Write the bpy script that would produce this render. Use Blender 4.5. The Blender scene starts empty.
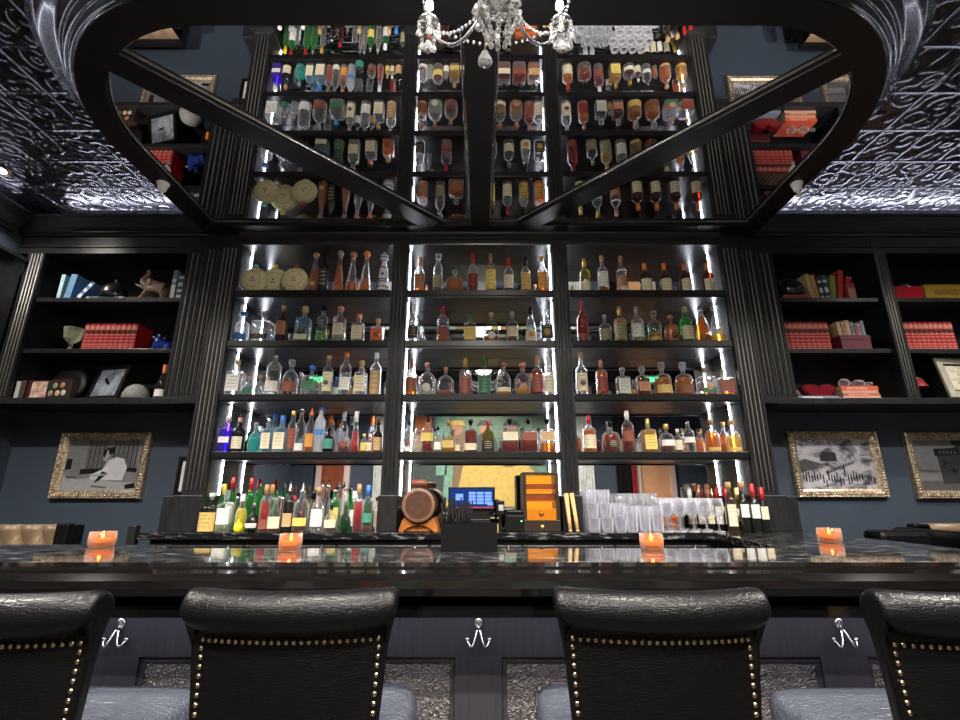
import bpy, math, random
from mathutils import Vector, Matrix
random.seed(7)
SC = bpy.context.scene
COL = SC.collection
PI = math.pi
TH = math.radians(15.6); CT, ST = math.cos(TH), math.sin(TH)
F = 480.0; CZ = 1.30                       # focal length in pixels, eye height in metres

def ray(u, v):
    r, up = (u-480)/F, (360-v)/F
    return r, CT-up*ST, ST+up*CT
def PX(u, v, Y):                           # pixel -> (x, z) on the vertical plane y = Y
    r, y, z = ray(u, v); t = Y/y
    return r*t, z*t+CZ
def PZ(u, v, Z):                           # pixel -> (x, y) on the horizontal plane z = Z
    r, y, z = ray(u, v); t = (Z-CZ)/z
    return r*t, y*t

# ------------------------------------------------------------------ materials
MATS = {}
def nmat(name):
    m = bpy.data.materials.new(name); m.use_nodes = True
    nt = m.node_tree; nt.nodes.clear()
    out = nt.nodes.new('ShaderNodeOutputMaterial')
    return m, nt, out
def P(nt, base, rough=.5, metal=0., spec=.5, emis=None, es=0., coat=0., alpha=1., trans=0., ior=1.45):
    b = nt.nodes.new('ShaderNodeBsdfPrincipled')
    if base is not None: b.inputs['Base Color'].default_value = (*base, 1)
    b.inputs['Roughness'].default_value = rough
    b.inputs['Metallic'].default_value = metal
    b.inputs['Specular IOR Level'].default_value = spec
    b.inputs['Coat Weight'].default_value = coat
    b.inputs['Coat Roughness'].default_value = .08
    b.inputs['Transmission Weight'].default_value = trans
    b.inputs['IOR'].default_value = ior
    if emis:
        b.inputs['Emission Color'].default_value = (*emis, 1); b.inputs['Emission Strength'].default_value = es
    return b
def coord(nt, kind='Object', scale=(1,1,1), rot=(0,0,0)):
    tc = nt.nodes.new('ShaderNodeTexCoord'); mp = nt.nodes.new('ShaderNodeMapping')
    mp.inputs['Scale'].default_value = scale; mp.inputs['Rotation'].default_value = rot
    nt.links.new(tc.outputs[kind], mp.inputs['Vector'])
    return mp.outputs['Vector']
def noise(nt, vec, scale, detail=4, rough=.55, dist=0.):
    n = nt.nodes.new('ShaderNodeTexNoise'); n.inputs['Scale'].default_value = scale
    n.inputs['Detail'].default_value = detail; n.inputs['Roughness'].default_value = rough
    n.inputs['Distortion'].default_value = dist
    nt.links.new(vec, n.inputs['Vector']); return n.outputs['Fac']
def ramp(nt, fac, stops, interp='LINEAR'):
    r = nt.nodes.new('ShaderNodeValToRGB'); r.color_ramp.interpolation = interp
    el = r.color_ramp.elements
    while len(el) < len(stops): el.new(.5)
    for e, (p, c) in zip(el, stops):
        e.position = p; e.color = (*c, 1) if not isinstance(c, (int, float)) else (c, c, c, 1)
    nt.links.new(fac, r.inputs['Fac']); return r.outputs['Color']
def bump(nt, h, bsdf, strength=.5, dist=.01):
    b = nt.nodes.new('ShaderNodeBump'); b.inputs['Strength'].default_value = strength
    b.inputs['Distance'].default_value = dist
    nt.links.new(h, b.inputs['Height']); nt.links.new(b.outputs['Normal'], bsdf.inputs['Normal'])
def math_(nt, op, a, b=None, clamp=False):
    n = nt.nodes.new('ShaderNodeMath'); n.operation = op; n.use_clamp = clamp
    for i, x in enumerate((a, b)):
        if x is None: continue
        if isinstance(x, (int, float)): n.inputs[i].default_value = x
        else: nt.links.new(x, n.inputs[i])
    return n.outputs[0]
def plain(name, base, rough=.5, metal=0., var=.12, vs=30., bmp=0., spec=.5, coat=0.):
    """a surface with a faint procedural mottling of its own colour"""
    if name in MATS: return MATS[name]
    m, nt, out = nmat(name); b = P(nt, base, rough, metal, spec, coat=coat)
    vec = coord(nt); n = noise(nt, vec, vs)
    lo = tuple(max(0, c*(1-var)) for c in base); hi = tuple(min(1, c*(1+var)) for c in base)
    nt.links.new(ramp(nt, n, [(.3, lo), (.7, hi)]), b.inputs['Base Color'])
    if bmp: bump(nt, n, b, bmp, .004)
    nt.links.new(b.outputs[0], out.inputs[0]); MATS[name] = m; return m
def emit(name, col, s):
    if name in MATS: return MATS[name]
    m, nt, out = nmat(name); e = nt.nodes.new('ShaderNodeEmission')
    e.inputs[0].default_value = (*col, 1); e.inputs[1].default_value = s
    nt.links.new(e.outputs[0], out.inputs[0]); MATS[name] = m; return m
def thin_glass(name, tint, edge=.75, body=0., bodycol=(1,1,1), rough=.03, rim=.42):
    """thin-walled glass: tinted see-through, mirror-like towards grazing angles, optional milky body"""
    if name in MATS: return MATS[name]
    m, nt, out = nmat(name)
    t = nt.nodes.new('ShaderNodeBsdfTransparent'); t.inputs[0].default_value = (*tint, 1)
    g = nt.nodes.new('ShaderNodeBsdfGlossy'); g.inputs['Roughness'].default_value = rough
    g.inputs[0].default_value = (1, 1, 1, 1)
    lw = nt.nodes.new('ShaderNodeLayerWeight'); lw.inputs['Blend'].default_value = .5
    fac = ramp(nt, lw.outputs['Facing'], [(0., .05), (.22, .10), (.45, .45*edge), (.7, .85*edge), (1., edge)])
    rd = nt.nodes.new('ShaderNodeBsdfTranslucent'); rd.inputs[0].default_value = (*[.5+.5*c for c in tint], 1)
    rf = nt.nodes.new('ShaderNodeBsdfDiffuse'); rf.inputs[0].default_value = (*[.5+.5*c for c in tint], 1)
    ra = nt.nodes.new('ShaderNodeMixShader'); ra.inputs[0].default_value = .5; nt.links.new(rd.outputs[0], ra.inputs[1]); nt.links.new(rf.outputs[0], ra.inputs[2])
    rm = nt.nodes.new('ShaderNodeMixShader'); rm.inputs[0].default_value = rim; nt.links.new(g.outputs[0], rm.inputs[1]); nt.links.new(ra.outputs[0], rm.inputs[2])  # pale scattering rim stands in for strip light refracted at the edges
    mx = nt.nodes.new('ShaderNodeMixShader'); nt.links.new(fac, mx.inputs[0])
    last = t.outputs[0]
    if body:
        d = nt.nodes.new('ShaderNodeBsdfDiffuse'); d.inputs[0].default_value = (*bodycol, 1)
        tr = nt.nodes.new('ShaderNodeBsdfTranslucent'); tr.inputs[0].default_value = (*bodycol, 1)
        m2 = nt.nodes.new('ShaderNodeMixShader'); m2.inputs[0].default_value = .5
        nt.links.new(d.outputs[0], m2.inputs[1]); nt.links.new(tr.outputs[0], m2.inputs[2])
        m3 = nt.nodes.new('ShaderNodeMixShader'); m3.inputs[0].default_value = body
        nt.links.new(t.outputs[0], m3.inputs[1]); nt.links.new(m2.outputs[0], m3.inputs[2]); last = m3.outputs[0]
    nt.links.new(last, mx.inputs[1]); nt.links.new(rm.outputs[0], mx.inputs[2])
    nt.links.new(mx.outputs[0], out.inputs[0]); MATS[name] = m; return m
def liquid(name, col, body=.5):
    return thin_glass('liquid_'+name, tuple(c**.6 for c in col), .3, body, col, rim=.1)

def mk_wood():
    m, nt, out = nmat('black_lacquer'); b = P(nt, (.014,.014,.016), .3, 0, .5)
    n = noise(nt, coord(nt, 'Object', (6, 6, .6)), 14, 5)
    nt.links.new(ramp(nt, n, [(.3, (.010,.010,.0115)), (.7, (.018,.0175,.019))]), b.inputs['Base Color'])
    nt.links.new(ramp(nt, n, [(.2, .24), (.8, .4)]), b.inputs['Roughness'])
    nt.links.new(b.outputs[0], out.inputs[0]); return m
WOOD = mk_wood()
WOODI = None
def mk_barwood():
    m, nt, out = nmat('espresso_wood'); b = P(nt, (.03,.028,.034), .33)
    n = noise(nt, coord(nt, 'Object', (12, 12, .7)), 8, 6)
    nt.links.new(ramp(nt, n, [(.3, (.034,.032,.038)), (.72, (.052,.048,.057))]), b.inputs['Base Color'])
    nt.links.new(b.outputs[0], out.inputs[0]); return m
BARWOOD = mk_barwood()
def mk_gloss():
    m, nt, out = nmat('glossy_black_rail'); b = P(nt, (.008,.008,.008), .07, spec=.4)
    n = noise(nt, coord(nt, 'Object', (1.5, 14, 14)), 9, 4)
    nt.links.new(ramp(nt, n, [(.3, (.002,.002,.002)), (.8, (.006,.005,.0045))]), b.inputs['Base Color'])
    nt.links.new(b.outputs[0], out.inputs[0]); return m
GLOSS = mk_gloss()
def mk_stone():
    m, nt, out = nmat('black_veined_stone'); b = P(nt, (.01,.01,.01), .05, 0, .6)
    v = coord(nt, 'Object', (1.1, 5.5, 5.5), (0, 0, .12))
    n = noise(nt, v, 3.2, 9, .62, 1.3)
    n2 = noise(nt, v, 9, 6, .6, .6)
    a = ramp(nt, n, [(.40, 0), (.48, 1), (.55, 1), (.64, 0)])
    bb = ramp(nt, n2, [(.5, 0), (.66, 1.)])
    mul = math_(nt, 'MULTIPLY', a, bb)
    col = ramp(nt, mul, [(0, (.008,.008,.009)), (.4, (.06,.062,.064)), (1, (.30,.30,.29))])
    nt.links.new(col, b.inputs['Base Color'])
    nt.links.new(b.outputs[0], out.inputs[0]); return m
STONE = mk_stone()
def mk_tin(name, tile, base, sc, rough=.26, strength=.9):
    """pressed metal: scrolls and rosettes inside square tiles"""
    m, nt, out = nmat(name); b = P(nt, base, rough, .85)
    v = coord(nt)
    vo = nt.nodes.new('ShaderNodeTexVoronoi'); vo.inputs['Scale'].default_value = sc; vo.feature = 'SMOOTH_F1'
    vo.inputs['Smoothness'].default_value = .25; vo.inputs['Randomness'].default_value = .85
    dn = nt.nodes.new('ShaderNodeTexNoise'); dn.inputs['Scale'].default_value = sc*.8
    nt.links.new(v, dn.inputs['Vector'])
    va = nt.nodes.new('ShaderNodeVectorMath'); va.operation = 'MULTIPLY_ADD'
    va.inputs[1].default_value = (.06,)*3
    nt.links.new(dn.outputs['Color'], va.inputs[0]); nt.links.new(v, va.inputs[2])
    nt.links.new(va.outputs[0], vo.inputs['Vector'])
    rings = math_(nt, 'ABSOLUTE', math_(nt, 'SINE', math_(nt, 'MULTIPLY', vo.outputs['Distance'], 9.)))
    rings = math_(nt, 'POWER', rings, 5.)
    sx = nt.nodes.new('ShaderNodeSeparateXYZ'); nt.links.new(v, sx.inputs[0])
    def seam(o):
        f = math_(nt, 'FRACT', math_(nt, 'DIVIDE', o, tile))
        d = math_(nt, 'ABSOLUTE', math_(nt, 'SUBTRACT', f, .5))
        return math_(nt, 'MULTIPLY', math_(nt, 'SUBTRACT', d, .455), 22., True)
    s = math_(nt, 'MAXIMUM', seam(sx.outputs[0]), seam(sx.outputs[1] if name != 'embossed_panel' else sx.outputs[2]))
    h = math_(nt, 'ADD', math_(nt, 'MULTIPLY', rings, .62), math_(nt, 'MULTIPLY', s, 1.5))
    fine = noise(nt, v, sc*5, 2)
    h = math_(nt, 'ADD', h, math_(nt, 'MULTIPLY', fine, .10 if name != 'embossed_panel' else .4))
    bump(nt, h, b, strength, .012)
    nt.links.new(b.outputs[0], out.inputs[0]); return m
TIN = mk_tin('pressed_black_tin', .294, (.075,.075,.082), 8., .24)
EMBOSS = mk_tin('embossed_panel', 5., (.27,.25,.24), 36., .42, 1.)
def mk_croc():
    m, nt, out = nmat('black_crocodile_leather'); b = P(nt, (.0025,.0025,.003), .34, 0, .22)
    v = coord(nt, 'Object', (20, 20, 64))
    vo = nt.nodes.new('ShaderNodeTexVoronoi'); vo.feature = 'DISTANCE_TO_EDGE'; vo.inputs['Scale'].default_value = 2.4
    nt.links.new(v, vo.inputs['Vector'])
    h = ramp(nt, vo.outputs['Distance'], [(0, 0), (.1, .85), (.3, 1)])
    n = noise(nt, coord(nt), 160, 3)
    h2 = math_(nt, 'ADD', h, math_(nt, 'MULTIPLY', n, .35))
    bump(nt, h2, b, .28, .0016)
    nt.links.new(ramp(nt, n, [(.3, (.0018,.0018,.0021)), (.7, (.0035,.0035,.004))]), b.inputs['Base Color'])
    nt.links.new(b.outputs[0], out.inputs[0]); return m
CROC = mk_croc()
def mk_croc_seat():
    m, nt, out = nmat('slate_crocodile_leather'); b = P(nt, (.04,.046,.06), .36, 0, .5)
    v = coord(nt, 'Object', (13, 40, 13))
    vo = nt.nodes.new('ShaderNodeTexVoronoi'); vo.feature = 'DISTANCE_TO_EDGE'; vo.inputs['Scale'].default_value = 2.6
    nt.links.new(v, vo.inputs['Vector'])
    h = ramp(nt, vo.outputs['Distance'], [(0, 0), (.1, .85), (.3, 1)])
    bump(nt, h, b, .85, .003)
    nt.links.new(b.outputs[0], out.inputs[0]); return m
SEAT = mk_croc_seat()
def mk_mirror(name, c, rough=.0):
    m, nt, out = nmat(name); b = P(nt, (c, c, c*1.03), rough, 1.)
    n = noise(nt, coord(nt), .7, 2)
    nt.links.new(ramp(nt, n, [(.2, (c*.96,)*3), (.8, (c, c, c*1.03))]), b.inputs['Base Color'])
    nt.links.new(b.outputs[0], out.inputs[0]); return m
CMIRROR = mk_mirror('smoked_mirror', .74)
BMIRROR = mk_mirror('silver_mirror', .74)
BLUE = plain('navy_wall_paint', (.042,.056,.080), .45, var=.06, vs=3)
DARKBACK = plain('black_backboard', (.012,.012,.013), .4, vs=5)
SILVER = plain('polished_silver', (.7,.7,.72), .2, 1., var=.05)
CHROME = plain('satin_chrome', (.75,.73,.75), .18, 1., var=.04)
BRASSN = plain('antique_brass', (.42,.33,.22), .3, 1., var=.2, vs=80)
BLACKP = plain('black_plastic', (.004,.004,.0045), .35, spec=.35)
MATTE = plain('matt_black_plastic', (.0012,.0012,.0014), .6, spec=.15)
REEDM = plain('pale_grey_reed', (.40,.39,.36), .5, .55, var=.1)
WOODI = plain('shaded_lacquer', (.007,.007,.008), .3, vs=5)  # darker copy of the black lacquer, shade inside the bays put into its colour
WHITEP = plain('white_plastic', (.75,.75,.74), .4, var=.03)
LED = emit('white_led', (.86, .9, 1.0), 42.)
COVE = emit('cove_led', (.8, .82, 1.0), 24.)
COVE2 = emit('side_cove_led', (.8, .82, 1.0), 10.)
BULBM = emit('lamp_lens', (1, .93, .82), 25.)
GLASS = thin_glass('clear_glass', (.96,.97,.98))
def real_glass(name, col, ior=1.5):
    m, nt, out = nmat(name); b = P(nt, col, .0, trans=1., ior=ior); nt.links.new(b.outputs[0], out.inputs[0]); return m
CUTGLASS = thin_glass('cut_glass', (.95,.95,.97), .95, .045, (.9,.9,1.), rim=.6)
WINEGLASS = thin_glass('stem_glass', (.96,.96,.98), .98, .02, (.9,.9,1.), rim=.6)

# ------------------------------------------------------------------ mesh builder
class MB:
    def __init__(s): s.v = []; s.f = []; s.m = []; s.s = []
    def add(s, vs, fs, m=0, sm=False):
        o = len(s.v); s.v += [tuple(p) for p in vs]
        for f in fs: s.f.append([i+o for i in f]); s.m.append(m); s.s.append(sm)
        return s
    def box(s, x0, x1, y0, y1, z0, z1, m=0, M=None):
        vs = [Vector(p) for p in ((x0,y0,z0),(x1,y0,z0),(x1,y1,z0),(x0,y1,z0),(x0,y0,z1),(x1,y0,z1),(x1,y1,z1),(x0,y1,z1))]
        if M is not None: vs = [M @ p for p in vs]
        return s.add(vs, [(3,2,1,0),(4,5,6,7),(0,1,5,4),(1,2,6,5),(2,3,7,6),(3,0,4,7)], m)
    def lathe(s, prof, seg=16, c=(0,0,0), sx=1., sy=1., pw=2., a0=0., a1=2*PI, caps=True, m=0, sm=True, M=None, rib=None):
        full = abs(a1-a0-2*PI) < 1e-6
        n = seg if full else seg+1
        vs = []
        for r, z in prof:
            for i in range(n):
                a = a0+(a1-a0)*i/seg; ca, sa = math.cos(a), math.sin(a)
                k = (abs(ca)**pw+abs(sa)**pw)**(-1/pw)
                if rib and rib[1] <= z <= rib[2] and r > rib[3]: k *= 1-rib[0]*(i % 2)
                p = Vector((r*k*ca*sx, r*k*sa*sy, z))
                if M is not None: p = M @ p
                vs.append(p+Vector(c))
        fs = []
        for j in range(len(prof)-1):
            for i in range(seg):
                a, b = j*n+i, j*n+(i+1) % n
                fs.append((a, b, b+n, a+n))
        s.add(vs, fs, m, sm)
        if caps and full:
            o = len(s.v)-len(vs)
            if prof[0][0] > 1e-5: s.f.append([o+i for i in reversed(range(n))]); s.m.append(m); s.s.append(False)
            if prof[-1][0] > 1e-5: s.f.append([o+(len(prof)-1)*n+i for i in range(n)]); s.m.append(m); s.s.append(False)
        return s
    def tube(s, path, r, seg=8, m=0, caps=True, closed=False):
        path = [Vector(p) for p in path]; n = len(path); vs = []
        up = Vector((0, 0, 1)); prev = None
        for i, p in enumerate(path):
            if closed: t = path[(i+1) % n]-path[i-1]
            else: t = path[min(i+1, n-1)]-path[max(i-1, 0)]
            t.normalize()
            if prev is None:
                a = t.cross(up)
                if a.length < 1e-3: a = t.cross(Vector((1, 0, 0)))
            else: a = prev-t*prev.dot(t)
            a.normalize(); prev = a; b = t.cross(a)
            rr = r[i] if isinstance(r, (list, tuple)) else r
            for k in range(seg):
                q = 2*PI*k/seg; vs.append(p+a*rr*math.cos(q)+b*rr*math.sin(q))
        fs = []
        for j in range(n if closed else n-1):
            for k in range(seg):
                a, b = j*seg+k, j*seg+(k+1) % seg
                c, d = ((j+1) % n)*seg+(k+1) % seg, ((j+1) % n)*seg+k
                fs.append((a, b, c, d))
        if caps and not closed:
            fs.append(tuple(reversed(range(seg)))); fs.append(tuple(range((n-1)*seg, n*seg)))
        return s.add(vs, fs, m, True)
    def prism(s, poly, h0, h1, axis='z', m=0):
        n = len(poly)
        def mk(p, h):
            if axis == 'z': return (p[0], p[1], h)
            if axis == 'y': return (p[0], h, p[1])
            return (h, p[0], p[1])
        vs = [mk(p, h0) for p in poly]+[mk(p, h1) for p in poly]
        fs = [tuple(reversed(range(n))), tuple(range(n, 2*n))]+[(i, (i+1) % n, n+(i+1) % n, n+i) for i in range(n)]
        return s.add(vs, fs, m)
    def ball(s, c, r, seg=12, rings=8, m=0, sm=True, M=None):
        if isinstance(r, (int, float)): r = (r, r, r)
        vs = []; fs = []
        for j in range(rings+1):
            t = PI*j/rings
            for i in range(seg):
                a = 2*PI*i/seg
                p = Vector((r[0]*math.sin(t)*math.cos(a), r[1]*math.sin(t)*math.sin(a), -r[2]*math.cos(t)))
                if M is not None: p = M @ p
                vs.append(p+Vector(c))
        for j in range(rings):
            for i in range(seg):
                a, b = j*seg+i, j*seg+(i+1) % seg
                fs.append((a, b, b+seg, a+seg))
        return s.add(vs, fs, m, sm)
    def grid(s, rows, m=0, sm=True, closed=False, capends=False):
        n = len(rows[0]); vs = [p for r in rows for p in r]; fs = []
        for j in range(len(rows)-1):
            for i in range(n if closed else n-1):
                a, b = j*n+i, j*n+(i+1) % n
                fs.append((a, b, b+n, a+n))
        if capends:
            fs.append(tuple(reversed(range(n)))); fs.append(tuple(range((len(rows)-1)*n, len(rows)*n)))
        return s.add(vs, fs, m, sm)
    def build(s, name, mats, parent=None, bevel=0., loc=None, seg=2):
        me = bpy.data.meshes.new(name); me.from_pydata(s.v, [], s.f)
        if not isinstance(mats, (list, tuple)): mats = [mats]
        for m in mats: me.materials.append(m)
        me.polygons.foreach_set('material_index', s.m); me.polygons.foreach_set('use_smooth', s.s)
        me.update()
        o = bpy.data.objects.new(name, me); COL.objects.link(o)
        if parent is not None: o.parent = parent
        if loc is not None: o.location = loc
        if bevel:
            b = o.modifiers.new('bevel', 'BEVEL'); b.width = bevel; b.segments = seg; b.limit_method = 'ANGLE'; b.angle_limit = .7
        return o
def tag(o, label, cat, group=None):
    o['label'] = label; o['category'] = cat
    if group: o['group'] = group
    return o
def thing(name, label, cat, loc=(0,0,0), rotz=0., group=None):
    o = bpy.data.objects.new(name, None); COL.objects.link(o)
    o.location = loc; o.rotation_euler = (0, 0, rotz); o.empty_display_size = .05
    return tag(o, label, cat, group)
def struct(o): o['kind'] = 'structure'; return o
def box(name, mat, x0, x1, y0, y1, z0, z1, parent=None, bevel=0.):
    """a box whose origin sits at its own base centre"""
    c = ((x0+x1)/2, (y0+y1)/2, z0)
    return MB().box(x0-c[0], x1-c[0], y0-c[1], y1-c[1], 0, z1-z0).build(name, mat, parent, bevel, c)
def skin(name, mat, verts, edges, radii, parent=None, sub=2, loc=None):
    me = bpy.data.meshes.new(name); me.from_pydata(verts, edges, []); me.update()
    o = bpy.data.objects.new(name, me); COL.objects.link(o); me.materials.append(mat)
    o.modifiers.new('skin', 'SKIN').use_smooth_shade = True
    sv = me.skin_vertices[0].data if me.skin_vertices else None
    if sv is None:
        bpy.context.view_layer.objects.active = o
        me.attributes  # touch
    for i, r in enumerate(radii):
        rr = r if isinstance(r, tuple) else (r, r)
        me.skin_vertices[0].data[i].radius = rr
        me.skin_vertices[0].data[i].use_root = (i == 0)
    s = o.modifiers.new('sub', 'SUBSURF'); s.levels = sub; s.render_levels = sub
    if parent is not None: o.parent = parent
    if loc is not None: o.location = loc
    return o
ORD = ['first','second','third','fourth','fifth','sixth','seventh','eighth','ninth','tenth','eleventh','twelfth','thirteenth',
       'fourteenth','fifteenth','sixteenth','seventeenth','eighteenth','nineteenth','twentieth','twenty-first','twenty-second',
       'twenty-third','twenty-fourth','twenty-fifth','twenty-sixth','twenty-seventh','twenty-eighth','twenty-ninth','thirtieth']

# ------------------------------------------------------------------ camera
cd = bpy.data.cameras.new('camera'); cam = bpy.data.objects.new('camera', cd); COL.objects.link(cam)
cd.lens = 18; cd.sensor_width = 36; cd.clip_start = .05
cam.location = (0, 0, CZ); cam.rotation_euler = (PI/2+TH, 0, 0)
SC.camera = cam
vs = SC.view_settings; vs.view_transform = 'Standard'; vs.look = 'None'; vs.gamma = 1; vs.use_curve_mapping = False
vs.exposure = 1.12
cy = SC.cycles
cy.max_bounces = 14; cy.transparent_max_bounces = 40; cy.glossy_bounces = 8; cy.transmission_bounces = 10; cy.diffuse_bounces = 4
cy.sample_clamp_indirect = 6.; cy.caustics_reflective = True; cy.caustics_refractive = True
cy.use_denoising = True
w = bpy.data.worlds.new('world'); SC.world = w; w.use_nodes = True
w.node_tree.nodes['Background'].inputs[0].default_value = (.03,.035,.05,1); w.node_tree.nodes['Background'].inputs[1].default_value = .3

# ------------------------------------------------------------------ room shell
XL, XR, YB, YF, ZT = -3.66, 4.62, 3.80, -2.3, 3.50
D = 3.30                                   # front plane of the bottle cabinet
D2 = 3.42                                  # front plane of the side bookcases
SH = [2.762, 2.368, 1.974, 1.577]          # tops of the four bottle shelves
CTOP = 1.068                               # top of both counters
FLOORM = plain('dark_floor_boards', (.03,.025,.022), .4, vs=6)
struct(box('floor', FLOORM, XL-.1, XR+.1, YF-.1, YB+.1, -.1, 0))
struct(box('ceiling', TIN, XL-.1, XR+.1, YF-.1, YB+.1, ZT, ZT+.1))
struct(box('wall_back', BLUE, XL-.1, XR+.1, YB, YB+.1, 0, ZT))
struct(box('wall_left', BLUE, XL-.1, XL, YF, YB, 0, ZT))
struct(box('wall_right', BLUE, XR, XR+.1, YF, YB, 0, ZT))
struct(box('wall_front', BLUE, XL-.1, XR+.1, YF-.1, YF, 0, ZT))
# crown trim with a light cove behind its lip
def crown(name, x0, x1):
    m = MB()
    prof = [(YB, 3.278), (D2-.012, 3.278), (D2-.016, 3.292), (D2-.03, 3.296), (D2-.03, 3.306), (D2-.05, 3.330), (D2-.085, 3.40), (D2-.095, 3.405),
            (D2-.095, 3.420), (D2-.075, 3.420), (D2-.075, 3.412), (YB, 3.415)]
    m.prism(prof, x0, x1, 'x'); return struct(m.build(name, WOOD))
crown('trim_back_left', XL, -2.12); crown('trim_back_right', 2.12, XR)
m = MB()
q = XL+.16
m.prism([(XL, 3.265), (q-.12, 3.265), (q-.11, 3.285), (q-.09, 3.30), (q-.04, 3.35), (q, 3.405), (q, 3.42), (q-.02, 3.42), (q-.02, 3.412), (XL, 3.412)], YF, D2-.09, 'y')
struct(m.build('trim_left', WOOD))
m = MB(); qr = XR-.16
m.prism([(XR, 3.265), (qr+.12, 3.265), (qr+.11, 3.285), (qr+.09, 3.30), (qr+.04, 3.35), (qr, 3.405), (qr, 3.42), (qr+.02, 3.42), (qr+.02, 3.412), (XR, 3.412)], YF, D2-.09, 'y')
struct(m.build('trim_right', WOOD))
def cove(x0, x1, y0, y1, label):
    o = box('led_strip', COVE if y0 > 3 else COVE2, x0, x1, y0, y1, 3.424, 3.434); tag(o, label, 'light strip', 'light strips in the ceiling coves')
cove(-3.3, -2.2, D2-.06, D2-.045, 'white light strip in the cove above the left bookcase')
cove(2.2, 4.5, D2-.06, D2-.045, 'white light strip in the cove above the right bookcases')
cove(q-.06, q-.052, .2, 3.2, 'white light strip in the cove along the left wall')
cove(qr+.052, qr+.06, .2, 3.2, 'white light strip in the cove along the right wall')

# rear wall behind the viewer, seen in the mirrors
PALE = plain('pale_casing', (.55,.42,.38), .5, var=.05)
GREYC = plain('grey_curtain_cloth', (.4,.42,.4), .8, var=.25, vs=8)
DOORW = plain('red_brown_door_wood', (.22,.06,.025), .35, var=.3, vs=4)
TANW = plain('tan_door_wood', (.62,.33,.17), .4, var=.12, vs=4)
REDC = plain('red_curtain_cloth', (.3,.015,.02), .8, var=.3, vs=9)
def door(n, x0, x1, mat, cas):
    d = struct(box('door_%d' % n, mat, x0, x1, YF, YF+.05, 0.0, 2.25))
    f = MB(); f.box(x0-.1, x0, YF, YF+.08, 0, 2.35); f.box(x1, x1+.1, YF, YF+.08, 0, 2.35); f.box(x0, x1, YF, YF+.08, 2.25, 2.35)
    k = struct(f.build('trim_%d' % n, cas)); k['kind'] = 'structure'
    h = MB(); h.ball((x1-.08, YF+.09, 1.0), .03); h.box(x1-.09, x1-.07, YF+.05, YF+.08, .99, 1.01); h.build('door_handle', BRASSN, d).matrix_parent_inverse = d.matrix_world.inverted()
    d.location = d.location
    return d
for ob in (door(1, -3.06, -2.62, DOORW, PALE), door(2, 3.1, 3.66, TANW, PALE)):
    for c in ob.children: c.matrix_parent_inverse = Matrix.Translation(-Vector(ob.location))
def curtain(x0, x1, mat, label):
    rows = []
    for z in (0.02, 1.4, 2.9):
        rows.append([(x0+(x1-x0)*i/24, YF+.09+.03*math.sin(i*1.7), z) for i in range(25)])
    rows2 = [[(a, b+.012, c) for a, b, c in r] for r in rows]
    mm = MB(); mm.grid(rows); mm.grid(rows2)
    tag(mm.build('curtain', mat), label, 'curtain')
curtain(-2.05, -1.75, GREYC, 'pale grey curtain hanging beside the big painting, left of it in mirror')
curtain(1.85, 2.2, GREYC, 'pale grey curtain at right of the painting, mirrored behind bottles')
curtain(2.62, 2.9, BLACKP, 'black curtain beside the red one, mirrored above the stacked glasses')
curtain(2.92, 3.0, REDC, 'dark red curtain beside the tan door, mirrored above the glasses')
# big painting on the rear wall (plain stand-in: figures round a yellow table)
t = thing('painting', 'large green and yellow painting of people at a table, seen in mirror', 'painting', (0, YF+.03, 1.05))
PG = [plain('paint_%d' % i, c, .6, var=.2, vs=12) for i, c in enumerate([(.09,.15,.10),(.40,.28,.07),(.36,.10,.025),(.03,.045,.042),(.30,.14,.08),(.12,.24,.18),(.14,.09,.05)])]
mm = MB()
mm.box(-1.3, 1.3, -.02, .0, 0, 1.78, 0)
def blob(pts, m, y): mm.prism(pts, y, y+.004, 'y', m)
blob([(-.75,.02),(-.35,.95),(.1,1.0),(.9,.85),(1.28,.35),(1.28,.02)], 1, .002)
blob([(.9,.02),(1.28,.3),(1.28,.02)], 0, .004)
blob([(.2,.93),(.55,.99),(.85,.90),(1.25,.92),(1.25,.80),(.8,.80),(.5,.86),(.22,.84)], 5, .018)
blob([(.42,.84),(.62,.90),(.68,.80),(.5,.76)], 4, .022); blob([(-.2,.9),(0.,.96),(.1,.88),(-.1,.84)], 4, .022)
blob([(-1.28,.0),(-.85,.0),(-.6,.5),(-.7,.95),(-1.28,.95)], 3, .004); blob([(-.72,.1),(-.58,.1),(-.5,.95),(-.66,.95)], 5, .006); blob([(-.55,.3),(-.42,.35),(-.3,.9),(-.5,.95)], 6, .006)
blob([(-1.28,.9),(-.95,.9),(-.9,1.75),(-1.28,1.75)], 3, .002)
blob([(-.85,.6),(-.65,.6),(-.62,1.75),(-.85,1.75)], 5, .006)
for x, c, hd in ((-.45,6,4),(0.1,3,4),(.62,5,4)):
    blob([(x-.3,.95),(x+.3,.95),(x+.22,1.3),(x+.07,1.42),(x-.07,1.42),(x-.22,1.3)], c, .006)
    blob([(x+.11*math.cos(a*PI/6),1.5+.13*math.sin(a*PI/6)) for a in range(12)], hd, .010)
    blob([(x-.17,1.56),(x+.17,1.56),(x+.1,1.66),(x-.1,1.66)], 1 if x < 0 else 3, .014)
blob([(-1.28,1.1),(-1.0,1.0),(-.95,1.75),(-1.28,1.75)], 2, .006)
mm.build('canvas', PG, t)
fr = MB()
for a in ((-1.38,-1.3,0,1.78),(1.3,1.38,0,1.78),(-1.38,1.38,-.08,0),(-1.38,1.38,1.78,1.86)): fr.box(a[0],a[1],-.03,.03,a[2],a[3])
fr.build('frame', BLACKP, t, .006)
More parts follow.
